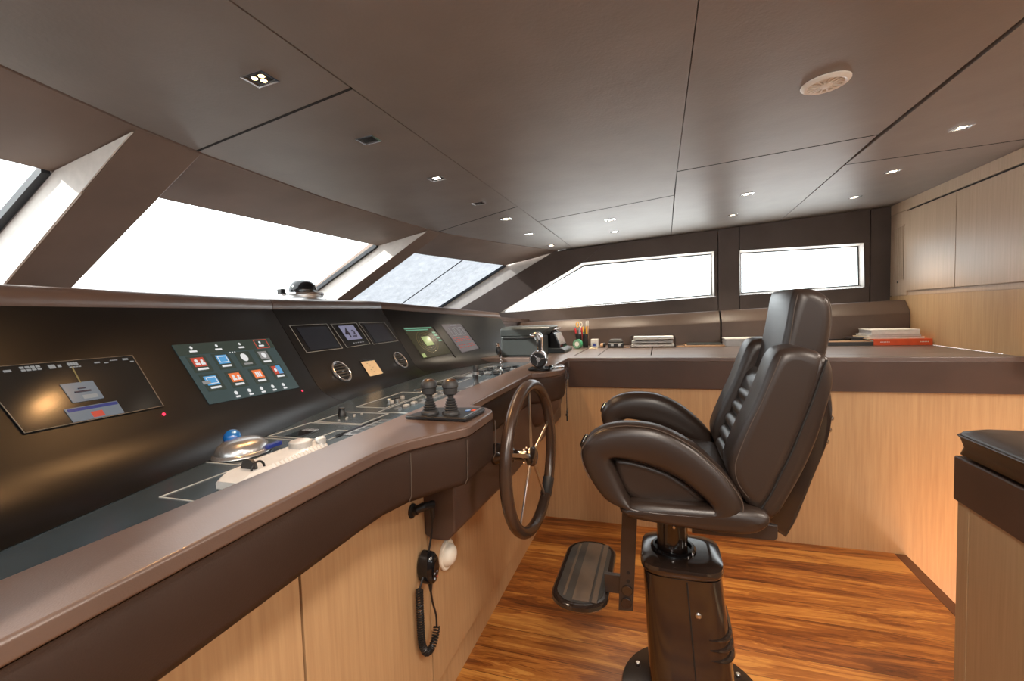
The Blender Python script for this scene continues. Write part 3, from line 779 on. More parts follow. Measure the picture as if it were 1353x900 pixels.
bm = NB(); fpoly(bm, 2, q, .0015); s = obj('alarm_screen', bm, 'scr_alarm', con, False); s['label'] = 'greyish alarm screen with pink rows of text'
for t in (.50, .56, .62, .76, .84):
    bm = NB()
    for j in range(6): fpoly(bm, 2, sub(q, .08+j*.14, .17+j*.14, t, t+.013), .003)
    obj('alarm_text', bm, 'e_red', s, False)
bm = NB()
for j in range(3): fframe(bm, 2, sub(q, .2+j*.25, .38+j*.25, .14, .42), .003, .003)
fpoly(bm, 2, sub(q, .4, .7, .03, .06), .003); obj('alarm_boxes', bm, 'e_dim', s, False)
bm = NB()
fpoly(bm, 2, [(.298, .283), (.304, .283), (.340, .057), (.333, .057)], .0008, .003); obj('screen_gap', bm, 'blackgloss', con, False); bm = NB(); fpoly(bm, 2, [(.572, .293), (.580, .293), (.611, .096), (.603, .096)], .0008, .003)
obj('screen_gap', bm, 'blackgloss', con, False)

# ------------------------------------------------------------------ switch deck details
ZD = .9602
def dframe(pts, w=.0028, mat='line', name='panel_outline'):
    bm = NB(); c = [V(p) for p in pts]; i = inset2(c, w)
    for j in range(len(c)):
        a, b, d, e = c[j], c[(j+1) % len(c)], i[(j+1) % len(c)], i[j]
        prism(bm, [(p.x, p.y, ZD) for p in (a, b, d, e)], (0, 0, .0012))
    return obj(name, bm, mat, deck, False)
def dbox(x0, x1, y0, y1, h, mat, name, bevel=.001):
    bm = NB(); box(bm, (x0, y0, ZD-.002), (x1, y1, ZD+h)); return obj(name, bm, mat, deck, True, bevel, 2)
R = lambda x0, x1, y0, y1: [(x0, y0), (x1, y0), (x1, y1), (x0, y1)]
dframe(R(-.812, -.682, .535, .99))
dframe(R(-.955, -.822, .70, .885)); dframe(R(-.955, -.77, .90, 1.05)); dframe(R(-.95, -.79, 1.06, 1.195)); dframe(R(-.965, -.85, 1.27, 1.56)); dframe(R(-.84, -.70, 1.21, 1.62), .002)
dframe(R(-.95, -.84, 1.72, 2.02), .002); dframe(R(-.93, -.83, 2.05, 2.4), .002)
dbox(-.913, -.862, .915, .98, .0016, 'blackgloss', 'display_slot'); dbox(-.905, -.865, .962, .982, .003, 'silver', 'slot_label')
dbox(-.77, -.70, .95, 1.12, .0018, 'silver', 'label_plate'); dbox(-.775, -.765, .93, 1.12, .003, 'blackgloss', 'display_slot')
for j in range(5): dbox(-.755+.0, -.712, .965+j*.03, .985+j*.03, .0026, 'flat', 'switch')
bm = NB(); lathe(bm, (-.919, 1.143, ZD), (0, 0, 1), [(.013, 0), (.013, .010), (.010, .014), (.010, .024), (.008, .026), (.001, .026)], 24); obj('rotary_knob', bm, 'black', deck)
for j in range(6):
    bm = NB(); cyl(bm, (-.885+.012*(j % 2), 1.085+j*.018, ZD), (0, 0, 1), .0035, .003, 12); obj('push_button', bm, 'knobgrey', deck)
for x, y, m in ((-.905, 1.375, 'steel'), (-.89, 1.40, 'black'), (-.868, 1.37, 'steel'), (-.875, 1.345, 'knobgrey'), (-.885, 1.43, 'knobgrey')):
    bm = NB(); cyl(bm, (x, y, ZD), (0, 0, 1), .008, .010, 16, bev=.001); obj('toggle_switch', bm, m, deck)
bm = NB(); tube(bm, [(-.9+.035*math.cos(a), 1.607+.035*math.sin(a), ZD+.001) for a in [2*PI*k/32 for k in range(32)]], .002, 6, True); obj('speaker_ring', bm, 'chrome', deck)
bm = NB(); lathe(bm, (-.9, 1.607, ZD), (0, 0, 1), [(.033, 0), (.033, .001)], 32); obj('speaker_grille', bm, 'black', deck)
for y0, y1, x0, x1 in ((1.30, 1.62, -.735, -.715), (1.32, 1.5, -.70, -.688), (1.36, 1.40, -.785, -.76), (1.45, 1.58, -.78, -.76)): dbox(x0, x1, y0, y1, .002, 'silver', 'label_plate')
for j in range(10):
    y = 1.25+.05*j; bm = NB(); box(bm, (-.805, y, ZD-.001), (-.790, y+.02, ZD+.006)); obj('rocker_switch', bm, 'knobgrey' if j % 3 else 'silver', deck, True, .001, 2)
# thruster joystick further along the deck
dbox(-.80, -.70, 1.62, 1.92, .003, 'flat', 'control_plate'); dbox(-.735, -.722, 1.64, 1.90, .007, 'silver', 'grab_bar')
bm = NB(); lathe(bm, (-.716, 1.72, ZD+.002), (0, 0, 1), [(.013, 0), (.013, .012), (.009, .018), (.009, .04), (.011, .05), (.012, .078), (.009, .086), (.001, .088)], 20); obj('thruster_lever', bm, 'black', deck)
bm = NB(); lathe(bm, (-.716, 1.72, ZD+.05), (0, 0, 1), [(.0125, 0), (.0125, .012)], 20); obj('lever_collar', bm, 'steel', deck)
for j in range(4):
    for i in range(5):
        x = -.90+.045*j+.01*(i % 2); y = 2.06+.075*i
        bm = NB(); box(bm, (x, y, ZD-.001), (x+.026, y+.035, ZD+.005+.004*((i+j) % 2))); obj('rocker_switch', bm, ('silver', 'black', 'rubber', 'blackgloss')[(i*3+j) % 4], deck, True, .001, 2)
bm = NB(); cyl(bm, (-.83, 1.98, ZD), (0, 0, 1), .012, .016, 18, bev=.002); obj('rotary_knob', bm, 'black', deck)
for y in (1.75, 1.83, 1.91): dbox(-.93, -.87, y, y+.05, .004, 'blackgloss', 'display_slot')

# ------------------------------------------------------------------ things standing on the console
# joystick pair on its plate
jp = thing('joystick_panel', 'black plate with two rubber-booted joysticks on the armrest corner', 'joystick panel', (-.55, 1.1, .986))
bm = NB(); prism(bm, [(-.636, 1.035, .9865), (-.614, 1.148, .9865), (-.464, 1.172, .9865), (-.458, 1.150, .9865), (-.462, 1.032, .9865)], (0, 0, .009)); obj('plate', bm, 'black', jp, True, .003, 3)
for x, y in ((-.582, 1.072), (-.523, 1.078)):
    prof = [(.024, .009), (.024, .014)]
    for j in range(6):
        r = .0215-.0018*j; prof += [(r, .017+.0062*j), (r-.005, .020+.0062*j)]
    prof += [(.0085, .056), (.0085, .062)]
    bm = NB(); lathe(bm, (x, y, .9865), (0, 0, 1), prof, 28); b = obj('rubber_boot', bm, 'rubber', jp)
    bm = NB(); lathe(bm, (x, y, .9865), (0, 0, 1), [(.014, .060), (.0185, .063), (.019, .078), (.0215, .080), (.0215, .090), (.016, .097)], 28); g = obj('joystick_head', bm, 'rubber', jp)
    bm = NB(); lathe(bm, (x, y, .9865), (0, 0, 1), [(.0165, .0965), (.013, .100), (.006, .1025), (.0005, .103)], 24); obj('head_cap', bm, 'wheelrim', g)
bm = NB(); box(bm, (-.500, 1.115, .995), (-.488, 1.13, .9965)); obj('blue_mark', bm, 'blue', jp)
bm = NB(); box(bm, (-.485, 1.12, .995), (-.475, 1.135, .9965)); obj('orange_mark', bm, 'orange', jp)
bm = NB(); box(bm, (-.472, 1.045, .995), (-.468, 1.155, .997)); obj('edge_strip', bm, 'steel', jp)

# trackball
tb = thing('trackball', 'silver domed trackball unit with a shiny blue ball', 'trackball', (-.9, .78, .961))
bm = NB(); L = []
for f, z in ((1.12, 0), (1.10, .004), (1.0, .009), (.97, .020), (.86, .032), (.66, .041), (.4, .046), (.1, .048)):
    L.append([V((-.890+.047*f*math.cos(a), .768+.058*f*math.sin(a), .9618+z*.72)) for a in [2*PI*k/36 for k in range(36)]])
loft(bm, L); obj('housing', bm, 'silver', tb)
bm = NB(); bmesh.ops.create_uvsphere(bm, u_segments=28, v_segments=18, radius=.0185, matrix=Matrix.Translation((-.925, .775, .993))); obj('ball', bm, 'blue', tb)
bm = NB(); tube(bm, [(-.922+.020*math.cos(a), .775+.020*math.sin(a), .984) for a in [2*PI*k/28 for k in range(28)]], .003, 8, True); obj('ball_ring', bm, 'steel', tb)
bm = NB(); box(bm, (-.852, .79, .966), (-.838, .83, .975)); obj('button', bm, 'navy', tb, True, .002)

# white remote handset
rh = thing('remote_handset', 'white ribbed remote handset with two round knobs lying beside the trackball', 'remote handset', (-.715, .7, .961))
bm = NB(); L = []
NYS = 46
for k in range(NYS+1):
    y = .585+.228*k/NYS; t = k/NYS; hw = .032 if t < .15 else (.032+.003*math.sin(PI*(t-.15)/.85))
    if t < .05: hw *= .8+.2*t/.05
    if t > .93: hw *= 1-.35*(t-.93)/.07
    h = .024 if t > .12 else .014+.010*t/.12
    if .3 < t < .97: h += .003*(k % 2)
    c = -.7175
    L.append([V((c-hw, y, .9618)), V((c-hw-.001, y, .9618+h*.7)), V((c-hw+.006, y, .9618+h)), V((c+hw-.006, y, .9618+h)), V((c+hw+.001, y, .9618+h*.7)), V((c+hw, y, .9618))])
loft(bm, L); obj('body', bm, 'white', rh, False)
bm = NB(); cyl(bm, (-.722, .762, .9845), (0, 0, 1), .0225, .016, 32, bev=.002); obj('dial', bm, 'knobgrey', rh)
bm = NB(); cyl(bm, (-.699, .796, .9845), (0, 0, 1), .0105, .015, 24, bev=.0015); obj('small_dial', bm, 'knobgrey', rh)
bm = NB(); prism(bm, [(-.715+.017*math.cos(a), .626, .985+.019*math.sin(a)) for a in [PI*k/14 for k in range(15)]], (0, .006, 0)); obj('thumb_fin', bm, 'rubber', rh)
bm = NB(); tube(bm, [(-.698, .632+.014*math.cos(a), .985+.014*math.sin(a)) for a in [PI*k/12 for k in range(13)]], .0022, 8); obj('wire_clip', bm, 'black', rh)

# desk microphone
mc = thing('gooseneck_microphone', 'small black microphone on a twisted silver stem at the far end of the switch deck', 'microphone', (-.70, 1.99, .961))
bm = NB(); lathe(bm, (-.70, 1.99, .9618), (0, 0, 1), [(.011, 0), (.011, .012), (.007, .022), (.004, .024)], 18); obj('base', bm, 'black', mc)
bm = NB(); tube(bm, [(-.70+.003*math.sin(k*.9), 1.99+.003*math.cos(k*.9), .984+.0035*k) for k in range(24)], .0032, 8); obj('stem', bm, 'chrome', mc)
bm = NB(); lathe(bm, (-.704, 1.99, 1.062), (-.25, 0, 1), [(.004, 0), (.012, .008), (.015, .024), (.012, .04), (.005, .05), (.001, .052)], 20); obj('head', bm, 'black', mc)
bm = NB(); cyl(bm, (-.714, 1.99, 1.105), (0, -.2, 1), .008, .016, 16, bev=.002); obj('cap', bm, 'chrome', mc)

# throttle lever
th = thing('throttle_lever', 'chrome engine throttle with open-ended barrel and upright grip', 'throttle', (-.53, 2.1, .99))
bm = NB(); prism(bm, rrect(-.575, -.49, 2.04, 2.13, .02, .9868), (0, 0, .008)); obj('base_plate', bm, 'blackgloss', th, True, .002)
ax = V((.18, -1, 0)).normalized(); c = V((-.548, 2.13, 1.026))
bm = NB(); lathe(bm, c, ax, [(.004, .002), (.024, .0), (.031, .004), (.033, .012), (.033, .070), (.031, .078), (.0255, .080), (.0245, .074), (.0245, .055)], 36); obj('barrel', bm, 'chrome', th)
bm = NB(); lathe(bm, c, ax, [(.0255, .0705), (.0275, .0805), (.0235, .0815), (.0235, .07)], 30); obj('barrel_ring', bm, 'black', th)
bm = NB()
a_, u_, w_ = ring_frame(ax)
for j in range(3):
    an = j*2*PI/3+.5; d = u_*math.cos(an)+w_*math.sin(an); p = c+ax*.068
    tube(bm, [p, p+d*.0235], .0035, 8)
cyl(bm, c+ax*.055, ax, .008, .018, 16)
obj('barrel_spider', bm, 'ring', th)
bm = NB(); L = []
for z, hx, hy, dx in ((.034, .013, .012, .0), (.055, .011, .010, .0), (.08, .012, .009, -.002), (.10, .016, .010, -.006), (.112, .020, .012, -.012), (.120, .018, .012, -.014), (.124, .010, .008, -.014)):
    L.append(squircle(-.536+dx, 2.10, hx, hy, 1.0+z*1.0, 24, 3))
loft(bm, L); obj('grip', bm, 'chrome', th)
bm = NB(); cyl(bm, (-.555, 2.092, 1.112), (-1, -.1, .12), .0075, .018, 16, bev=.002); obj('trim_button', bm, 'chrome', th)
bm = NB(); box(bm, (-.540, 2.085, 1.045), (-.531, 2.0905, 1.095)); obj('grip_slot', bm, 'black', th)
for o_ in [x for x in ALLOBJ() if x.parent == th]:
    o_.data.transform(Matrix.Translation((-.53, 2.09, .9868)) @ Matrix.Scale(1.28, 4) @ Matrix.Translation((.53, -2.09, -.9868)))
# cup holder plate
cp = thing('cup_holder', 'polished oval ring plate set in the pod beside the throttle', 'cup holder', (-.475, 2.19, .987))
bm = NB(); L = [[V((-.482+ (.040*f)*math.cos(a)*1.0, 2.188+.062*f*math.sin(a), z)) for a in [2*PI*k/36 for k in range(36)]] for f, z in ((1, .9868), (1, .990), (.96, .992), (.62, .992), (.58, .989), (.56, .9868))]
loft(bm, L, cap=False); obj('rim', bm, 'chrome', cp)
bm = NB(); L = [[V((-.482+.0228*math.cos(a), 2.188+.035*math.sin(a), z)) for a in [2*PI*k/30 for k in range(30)]] for z in (.9866, .9885)]
loft(bm, L); obj('well', bm, 'steel', cp)
# rosary
ro = thing('rosary', 'dark bead rosary with a small cross hanging from the throttle pod', 'rosary', (-.43, 2.14, .98))
bm = NB()
def bead(bm, p, r): bmesh.ops.create_uvsphere(bm, u_segments=8, v_segments=6, radius=r, matrix=Matrix.Translation(p))
path = []
for k in range(16): path.append(V((-.4275+.002*math.sin(k), 2.125+.0011*k, .984-.0075*k)))
for k in range(16): path.append(V((-.4270, 2.163-.0012*k, .984-.0075*k)))
for k in range(14): path.append(V((-.4265, 2.143, .864-.006*k)))
for p in path: bead(bm, p, .003)
for p in [V((-.432-.006*k, 2.125, .9885)) for k in range(3)]+[V((-.432-.006*k, 2.163, .9885)) for k in range(3)]: bead(bm, p+V((0, 0, .0)), .0023)
b = obj('beads', bm, 'wheelrim', ro)
bm = NB(); box(bm, (-.4295, 2.138, .730), (-.4235, 2.150, .783)); box(bm, (-.4295, 2.124, .758), (-.4235, 2.164, .770)); obj('cross', bm, 'black', ro, True, .001, 2)

# ------------------------------------------------------------------ steering wheel
C = V((-.425, 1.49, .76)); yaw = -.046
N = V((math.cos(yaw), math.sin(yaw), .008)).normalized(); A = V((0, 0, 1)).cross(N).normalized(); Bv = N.cross(A)
sw = thing('steering_wheel', 'five-spoke ship steering wheel with brown leather rim', 'steering wheel', tuple(C))
def wpnt(r, a, n=0): return C+(A*math.cos(a)+Bv*math.sin(a))*r+N*n
bm = NB(); tube(bm, [wpnt(.2455, 2*PI*k/96) for k in range(96)], .0195, 20, True); rim = obj('rim', bm, 'wheelrim', sw)
for ang in (90, 18, -54, -126, 162):
    a = math.radians(ang); bm = NB(); d = (wpnt(1, a)-C); s = N.cross(d)
    L = []
    for r, w, t in ((.02, .0075, .0035), (.12, .006, .003), (.229, .0055, .003)):
        p = C+d*r; L.append([p+s*w+N*t, p-s*w+N*t, p-s*w-N*t, p+s*w-N*t])
    loft(bm, L); obj('spoke', bm, 'steel', sw, True, .0015, 2)
bm = NB(); lathe(bm, C-N*.012, N, [(.026, 0), (.033, .004), (.034, .014), (.033, .022), (.027, .027), (.001, .029)], 36); obj('hub', bm, 'paint', sw)
bm = NB(); lathe(bm, C-N*.012, -N, [(.018, 0), (.018, .05), (.026, .055), (.030, .10), (.038, .112), (.038, .125)], 28); obj('shaft', bm, 'paint', sw)
bm = NB()
for j in range(6): p = C-N*.018+(A*math.cos(j)+Bv*math.sin(j))*.027; cyl(bm, p, -N, .004, .006, 10)
obj('hub_bolts', bm, 'steel', sw)
bm = NB(); tube(bm, [wpnt(.2455, math.radians(a), .0) for a in range(-52, -34, 2)], .0215, 16); obj('rim_grip', bm, 'rubber', sw)

# ------------------------------------------------------------------ radio handset on the cabinet
rx = thing('radio_handset', 'black hand-held radio microphone with coiled cord hanging on the console front', 'radio handset', (-.65, 1.1, .55))
bm = NB(); lathe(bm, (-.6645, 1.095, .712), (1, 0, 0), [(.020, 0), (.020, .004), (.012, .007), (.010, .018)], 24)
obj('wall_socket', bm, 'black', rx)
bm = NB(); tube(bm, [(-.650, 1.095, .716), (-.635, 1.105, .722), (-.628, 1.125, .718), (-.628, 1.145, .712)], [.011, .012, .011, .011], 12); cyl(bm, (-.628, 1.145, .722), (0, 0, -1), .0085, .05, 14, .006); obj('plug', bm, 'black', rx)
bm = NB(); tube(bm, cr([(-.628, 1.145, .675), (-.632, 1.142, .63), (-.636, 1.128, .58), (-.640, 1.118, .545), (-.644, 1.095, .51), (-.646, 1.085, .49)], 6, False), .003, 8); obj('straight_cord', bm, 'black', rx)
# coil
pth = cr([(-.646, 1.085, .495), (-.646, 1.083, .45), (-.646, 1.083, .40), (-.646, 1.083, .36), (-.645, 1.088, .325), (-.643, 1.105, .297), (-.641, 1.13, .293), (-.640, 1.152, .312), (-.640, 1.163, .335)], 10, False)
Lc = [0]
for a, b in zip(pth, pth[1:]): Lc.append(Lc[-1]+(b-a).length)
hel = []; turns = 40; nn = turns*12
for k in range(nn+1):
    s = Lc[-1]*k/nn; i = max(j for j in range(len(Lc)) if Lc[j] <= s+1e-9); i = min(i, len(pth)-2)
    t = (s-Lc[i])/max(1e-9, Lc[i+1]-Lc[i]); p = pth[i].lerp(pth[i+1], t); d = (pth[i+1]-pth[i]).normalized()
    u = V((1, 0, 0)); w = d.cross(u).normalized(); an = 2*PI*turns*k/nn
    hel.append(p+(u*math.cos(an)+w*math.sin(an))*.0088)
bm = NB(); tube(bm, hel, .0024, 6); obj('coiled_cord', bm, 'black', rx)
bm = NB(); tube(bm, cr([(-.640, 1.163, .333), (-.640, 1.162, .37), (-.638, 1.142, .42), (-.634, 1.128, .46), (-.634, 1.126, .488)], 6, False), .003, 8); obj('lower_cord', bm, 'black', rx)
bm = NB(); L = []
for f, x in ((.75, -.664), (1, -.655), (1, -.635), (.95, -.624), (.8, -.617), (.4, -.614)):
    L.append([V((x, 1.128+.030*f*math.cos(a)*(1 if math.sin(a) < 0 else .95), .535+.048*f*math.sin(a))) for a in [2*PI*k/32 for k in range(32)]])
loft(bm, L); body = obj('microphone_body', bm, 'blackgloss', rx)
bm = NB()
for y, z in ((1.118, .525), (1.132, .525), (1.118, .51)): cyl(bm, (-.6165, y, z), (1, 0, 0), .0028, .003, 10)
obj('keys', bm, 'e_dim', body)
bm = NB(); cyl(bm, (-.6165, 1.132, .51), (1, 0, 0), .0028, .003, 10); obj('red_key', bm, 'e_red', body)
bm = NB(); cyl(bm, (-.634, 1.126, .489), (0, 0, -1), .007, .022, 12, .004); obj('cord_sleeve', bm, 'black', rx)
# dome siren
hn_ = thing('dome_sounder', 'cream dome sounder fixed on the oak console front under the wheel housing', 'sounder', (XD, 1.285, .49))
bm = NB(); lathe(bm, (XD+.0005, 1.285, .488), (1, 0, 0), [(.046, 0), (.048, .004), (.047, .009), (.044, .011), (.041, .008), (.036, .007)], 40); obj('rim', bm, 'cream', hn_)
bm = NB(); lathe(bm, (XD+.0005, 1.285, .488), (1, 0, 0), [(.036, .004), (.036, .010), (.034, .018), (.028, .027), (.018, .033), (.008, .036), (.001, .0365)], 36); obj('dome', bm, 'cream', hn_)

# ------------------------------------------------------------------ printer and terminal at the far corner
pr = thing('printer', 'grey boxy printer standing at the far end of the console', 'printer', (-.83, 2.88, .986))
bm = NB(); box(bm, (-.955, 2.722, .988), (-.700, 2.95, 1.115)); obj('body', bm, 'greybox', pr, True, .012, 4)
bm = NB(); L = []
for z, x0, x1, y0 in ((1.113, -.957, -.690, 2.719), (1.135, -.957, -.675, 2.719), (1.158, -.955, -.640, 2.72), (1.168, -.95, -.632, 2.73), (1.174, -.93, -.66, 2.76)):
    L.append([V((x0, y0, z)), V((x1, y0+.01, z)), V((x1, 2.955, z)), V((x0, 2.955, z))])
loft(bm, L); obj('lid', bm, 'greybox', pr, True, .006, 3)
bm = NB(); box(bm, (-.94, 2.716, 1.098), (-.71, 2.722, 1.106)); obj('paper_slot', bm, 'black', pr)
bm = NB(); box(bm, (-.97, 2.715, .9855), (-.69, 2.955, .9905)); obj('base', bm, 'black', pr)
dt = thing('desk_terminal', 'black wedge-shaped desk terminal with a shiny sloping face behind the printer', 'terminal', (-.66, 3.1, .986))
bm = NB(); prism(bm, [(-.735, 2.96, .987), (-.595, 2.96, .987), (-.592, 2.96, 1.004), (-.612, 2.96, 1.018), (-.735, 2.96, 1.02)], (0, .26, 0)); obj('base', bm, 'darkbox', dt, True, .004)
bm = NB(); prism(bm, [(-.735, 2.98, 1.02), (-.622, 2.98, 1.018), (-.668, 2.98, 1.118), (-.70, 2.98, 1.137), (-.735, 2.98, 1.14)], (0, .22, 0)); k_ = obj('body', bm, 'blackgloss', dt, True, .005)
bm = NB(); prism(bm, [(-.630, 2.995, 1.0395), (-.6655, 2.995, 1.1165), (-.6635, 2.995, 1.1175), (-.628, 2.995, 1.0405)], (0, .19, 0)); obj('display', bm, 'silver', k_, False)
bm = NB(); box(bm, (-.735, 2.972, 1.1385), (-.665, 3.205, 1.147)); obj('top_grip', bm, 'silver', k_, True, .003)

# compass on the dash
co = thing('compass', 'dark domed compass on a silver base behind the dash', 'compass', (-1.55, 1.7, 1.3))
cc = V((-1.545, 1.70, 1.2985))
bm = NB(); lathe(bm, cc, (0, 0, 1), [(.112, 0), (.112, .03), (.108, .045), (.098, .055), (.085, .062), (.084, .07)], 44); obj('base', bm, 'steel', co)
bm = NB(); lathe(bm, cc, (0, 0, 1), [(.084, .07), (.088, .076), (.086, .084), (.07, .086)], 44); obj('collar', bm, 'chrome', co)
bm = NB(); lathe(bm, cc, (0, 0, 1), [(.058, .082), (.060, .095), (.057, .112), (.045, .130), (.028, .140), (.001, .144)], 40); obj('dome', bm, 'blackgloss', co)
bm = NB(); box(bm, (-1.60, 1.605, 1.375), (-1.575, 1.63, 1.40)); obj('clamp', bm, 'black', co, True, .004)

for o_ in [x for x in ALLOBJ() if x.parent == co]:
    o_.data.transform(Matrix.Translation((-1.68, 1.85, 1.2995)) @ Matrix.Scale(1.1, 4) @ Matrix.Translation((1.545, -1.70, -1.2985)))
co.location = (-1.68, 1.85, 1.2995)
for o_ in [x for x in ALLOBJ() if x.parent == co]: o_.matrix_parent_inverse = Matrix.Translation((1.68, -1.85, -1.2995))
# ------------------------------------------------------------------ things on the chart desk
ZT = .9862
def cup(x, y, label, things, grp='pen cups on the chart desk'):
    t = thing('pen_cup', label, 'pen cup', (x, y, ZT), grp)
    bm = NB(); lathe(bm, (x, y, ZT), (0, 0, 1), [(.019, 0), (.020, .002), (.020, .10), (.018, .10), (.018, .01), (.001, .008)], 24); obj('cup', bm, 'black', t)
    return t
cup(-.578, 3.43, 'left black cup of pens and scissors on the chart desk', 0)
cup(-.528, 3.43, 'right black cup of pencils beside the green tape', 0)
def stick(name, label, cat, x, y, lean, h, r, mat, tipmat, grp='pens in the cups'):
    t = thing(name, label, cat, (x, y, ZT+.012), grp)
    d = V((lean[0], lean[1], 1)).normalized(); p = V((x, y, ZT+.012))
    bm = NB(); lathe(bm, p, d, [(r*.5, 0), (r, .01), (r, h-.012), (r*.9, h-.008)], 12); obj('barrel', bm, mat, t)
    bm = NB(); lathe(bm, p+d*(h-.008), d, [(r*1.1, -.03 if tipmat else 0), (r*1.15, .004), (r*.8, .008)], 12); obj('cap', bm, tipmat, t)
stick('marker', 'black marker with a red cap leaning left in the left cup', 'marker', -.584, 3.425, (-.14, -.02), .135, .005, 'black', 'red')
stick('pen', 'white pen with a silver cap in the left cup', 'pen', -.570, 3.432, (.05, 0), .142, .004, 'white', 'silver')
stick('marker', 'green marker standing at the front of the right cup', 'marker', -.535, 3.424, (-.04, -.02), .145, .005, 'green', 'yellow')
stick('pen', 'red pen in the right cup', 'pen', -.540, 3.436, (-.12, 0), .140, .0045, 'red', 'red')
stick('pencil', 'yellow pencil in the right cup', 'pencil', -.522, 3.43, (.02, 0), .185, .004, 'yellow', 'clear')
stick('pencil', 'pale wooden pencil at the right of the right cup', 'pencil', -.516, 3.436, (.06, 0), .188, .0045, 'tanwood', 'clear')
sc = thing('scissors', 'scissors with yellow ring handles standing in the left cup', 'scissors', (-.575, 3.438, ZT+.01))
bm = NB(); box(bm, (-.579, 3.437, ZT+.012), (-.571, 3.439, ZT+.15)); obj('blades', bm, 'steel', sc)
for dx in (-.011, .012):
    bm = NB(); tube(bm, [(-.575+dx+.0105*math.cos(a), 3.438, ZT+.172+.018*math.sin(a)) for a in [2*PI*k/20 for k in range(20)]], .0032, 8, True); obj('handle', bm, 'yellow' if dx < 0 else 'cream', sc)
tr = thing('tape_roll', 'green roll of tape standing on edge in front of the pen cups', 'tape', (-.565, 3.35, ZT))
bm = NB(); lathe(bm, (-.575, 3.325, ZT+.0335), (.25, 1, 0), [(.017, 0), (.033, .0), (.033, .035), (.017, .035)], 36); obj('roll', bm, 'green', tr)
bm = NB(); lathe(bm, (-.575, 3.323, ZT+.0335), (.25, 1, 0), [(.009, 0), (.0172, .0), (.0172, .038), (.009, .038)], 32); obj('core', bm, 'paper', tr)
bm = NB(); [tube(bm, [V((-.575, 3.3245, ZT+.0335))+V((r*math.cos(a), -.25*r*math.cos(a), r*math.sin(a))) for a in [2*PI*k/30 for k in range(30)]], .0008, 5, True) for r in (.022, .027)]; obj('tape_edges', bm, 'white', tr)
bx = thing('card_box', 'small clear box of cards beside the tape roll', 'box', (-.45, 3.39, ZT))
bm = NB(); box(bm, (-.480, 3.37, ZT), (-.425, 3.42, ZT+.064)); obj('box', bm, 'clear', bx, True, .003)
bm = NB(); box(bm, (-.472, 3.3675, ZT+.008), (-.433, 3.3695, ZT+.042)); obj('card', bm, 'papergrey', bx)
bm = NB(); box(bm, (-.462, 3.366, ZT+.014), (-.443, 3.3672, ZT+.034)); obj('print', bm, 'navy', bx)
bm = NB(); box(bm, (-.485, 3.30, ZT), (-.425, 3.345, ZT+.004)); tag(obj('note_card', bm, 'note', None, True, .001), 'cream card lying flat in front of the small clear box', 'card')
jr = thing('round_tin', 'small tan and black round tin lying between the clear box and the black case', 'tin', (-.395, 3.40, ZT))
bm = NB(); cyl(bm, (-.412, 3.40, ZT+.0165), (1, -.1, 0), .0165, .02, 24, bev=.002); obj('tin', bm, 'tanwood', jr)
bm = NB(); cyl(bm, (-.391, 3.398, ZT+.018), (1, -.1, 0), .018, .014, 24, bev=.002); obj('lid', bm, 'black', jr)
cs = thing('black_case', 'small black case with grey trim beside the paper tray', 'case', (-.30, 3.41, ZT))
bm = NB(); box(bm, (-.358, 3.37, ZT+.001), (-.245, 3.44, ZT+.035)); obj('body', bm, 'black', cs, True, .008, 3)
bm = NB(); L = [[V((-.352+e, 3.378+e, z)), V((-.250-e, 3.378+e, z)), V((-.250-e, 3.434-e, z)), V((-.352+e, 3.434-e, z))] for e, z in ((0, ZT+.036), (.003, ZT+.05), (.012, ZT+.062))]
loft(bm, L); obj('lid', bm, 'rubber', cs, True, .005)
bm = NB()
for x in (-.335, -.285): box(bm, (x, 3.366, ZT+.012), (x+.02, 3.3695, ZT+.028))
obj('latch', bm, 'steel', cs, True, .002)
# paper tray
ty = thing('paper_tray', 'wire letter tray on the chart desk', 'tray', (-.045, 3.45, ZT))
bm = NB()
loop = [(-.197, .004), (-.197, .07), (-.190, .082), (-.178, .086), (.090, .086), (.102, .082), (.108, .07), (.108, .004)]
for y in (3.365, 3.56): tube(bm, [(x, y, ZT+z) for x, z in loop], .0032, 8)
for x in (-.197, .108): tube(bm, [(x, 3.365, ZT+.004), (x, 3.56, ZT+.004)], .0032, 8)
for x in (-.15, -.1, -.05, 0, .05): tube(bm, [(x, 3.365, ZT+.004), (x, 3.56, ZT+.004)], .002, 6)
obj('wire_frame', bm, 'paintmatte', ty)
for y in (3.365,):
    for z in (.030, .055):
        bm = NB(); tube(bm, [(-.197, 3.366, ZT+z), (.108, 3.366, ZT+z)], .002, 6); obj('shelf_wire', bm, 'paintmatte', ty)
G = 'papers in the letter tray'
for k_, (z, h, x0, x1, mat, lab) in enumerate(((.008, .012, -.190, .100, 'paper', 'lowest bundle of white papers in the letter tray'), (.033, .012, -.188, .092, 'papergrey', 'middle bundle of greyish papers in the letter tray'), (.058, .016, -.175, .096, 'paper', 'topmost thick bundle of white papers in the letter tray'))):
    bm = NB()
    for j in range(5): box(bm, (x0+.002*(j % 2), 3.372+.002*(j % 3), ZT+z+h*j/5), (x1-.002*(j % 3), 3.555, ZT+z+h*(j+.88)/5))
    tag(obj('paper_stack', bm, mat, None, False), lab, 'papers', G)
bm = NB(); tube(bm, [(-.235, 3.37, ZT+.003), (-.21, 3.36, ZT+.004), (-.205, 3.355, ZT+.003), (-.24, 3.352, ZT+.003)], .0025, 8); tag(obj('cable', bm, 'tanwood'), 'short tan cable end between the black case and the letter tray', 'cable')
bm = NB(); box(bm, (.115, 3.40, ZT), (.17, 3.42, ZT+.006)); tag(obj('ruler', bm, 'tanwood', None, True, .001), 'short wooden ruler end right of the letter tray', 'ruler')
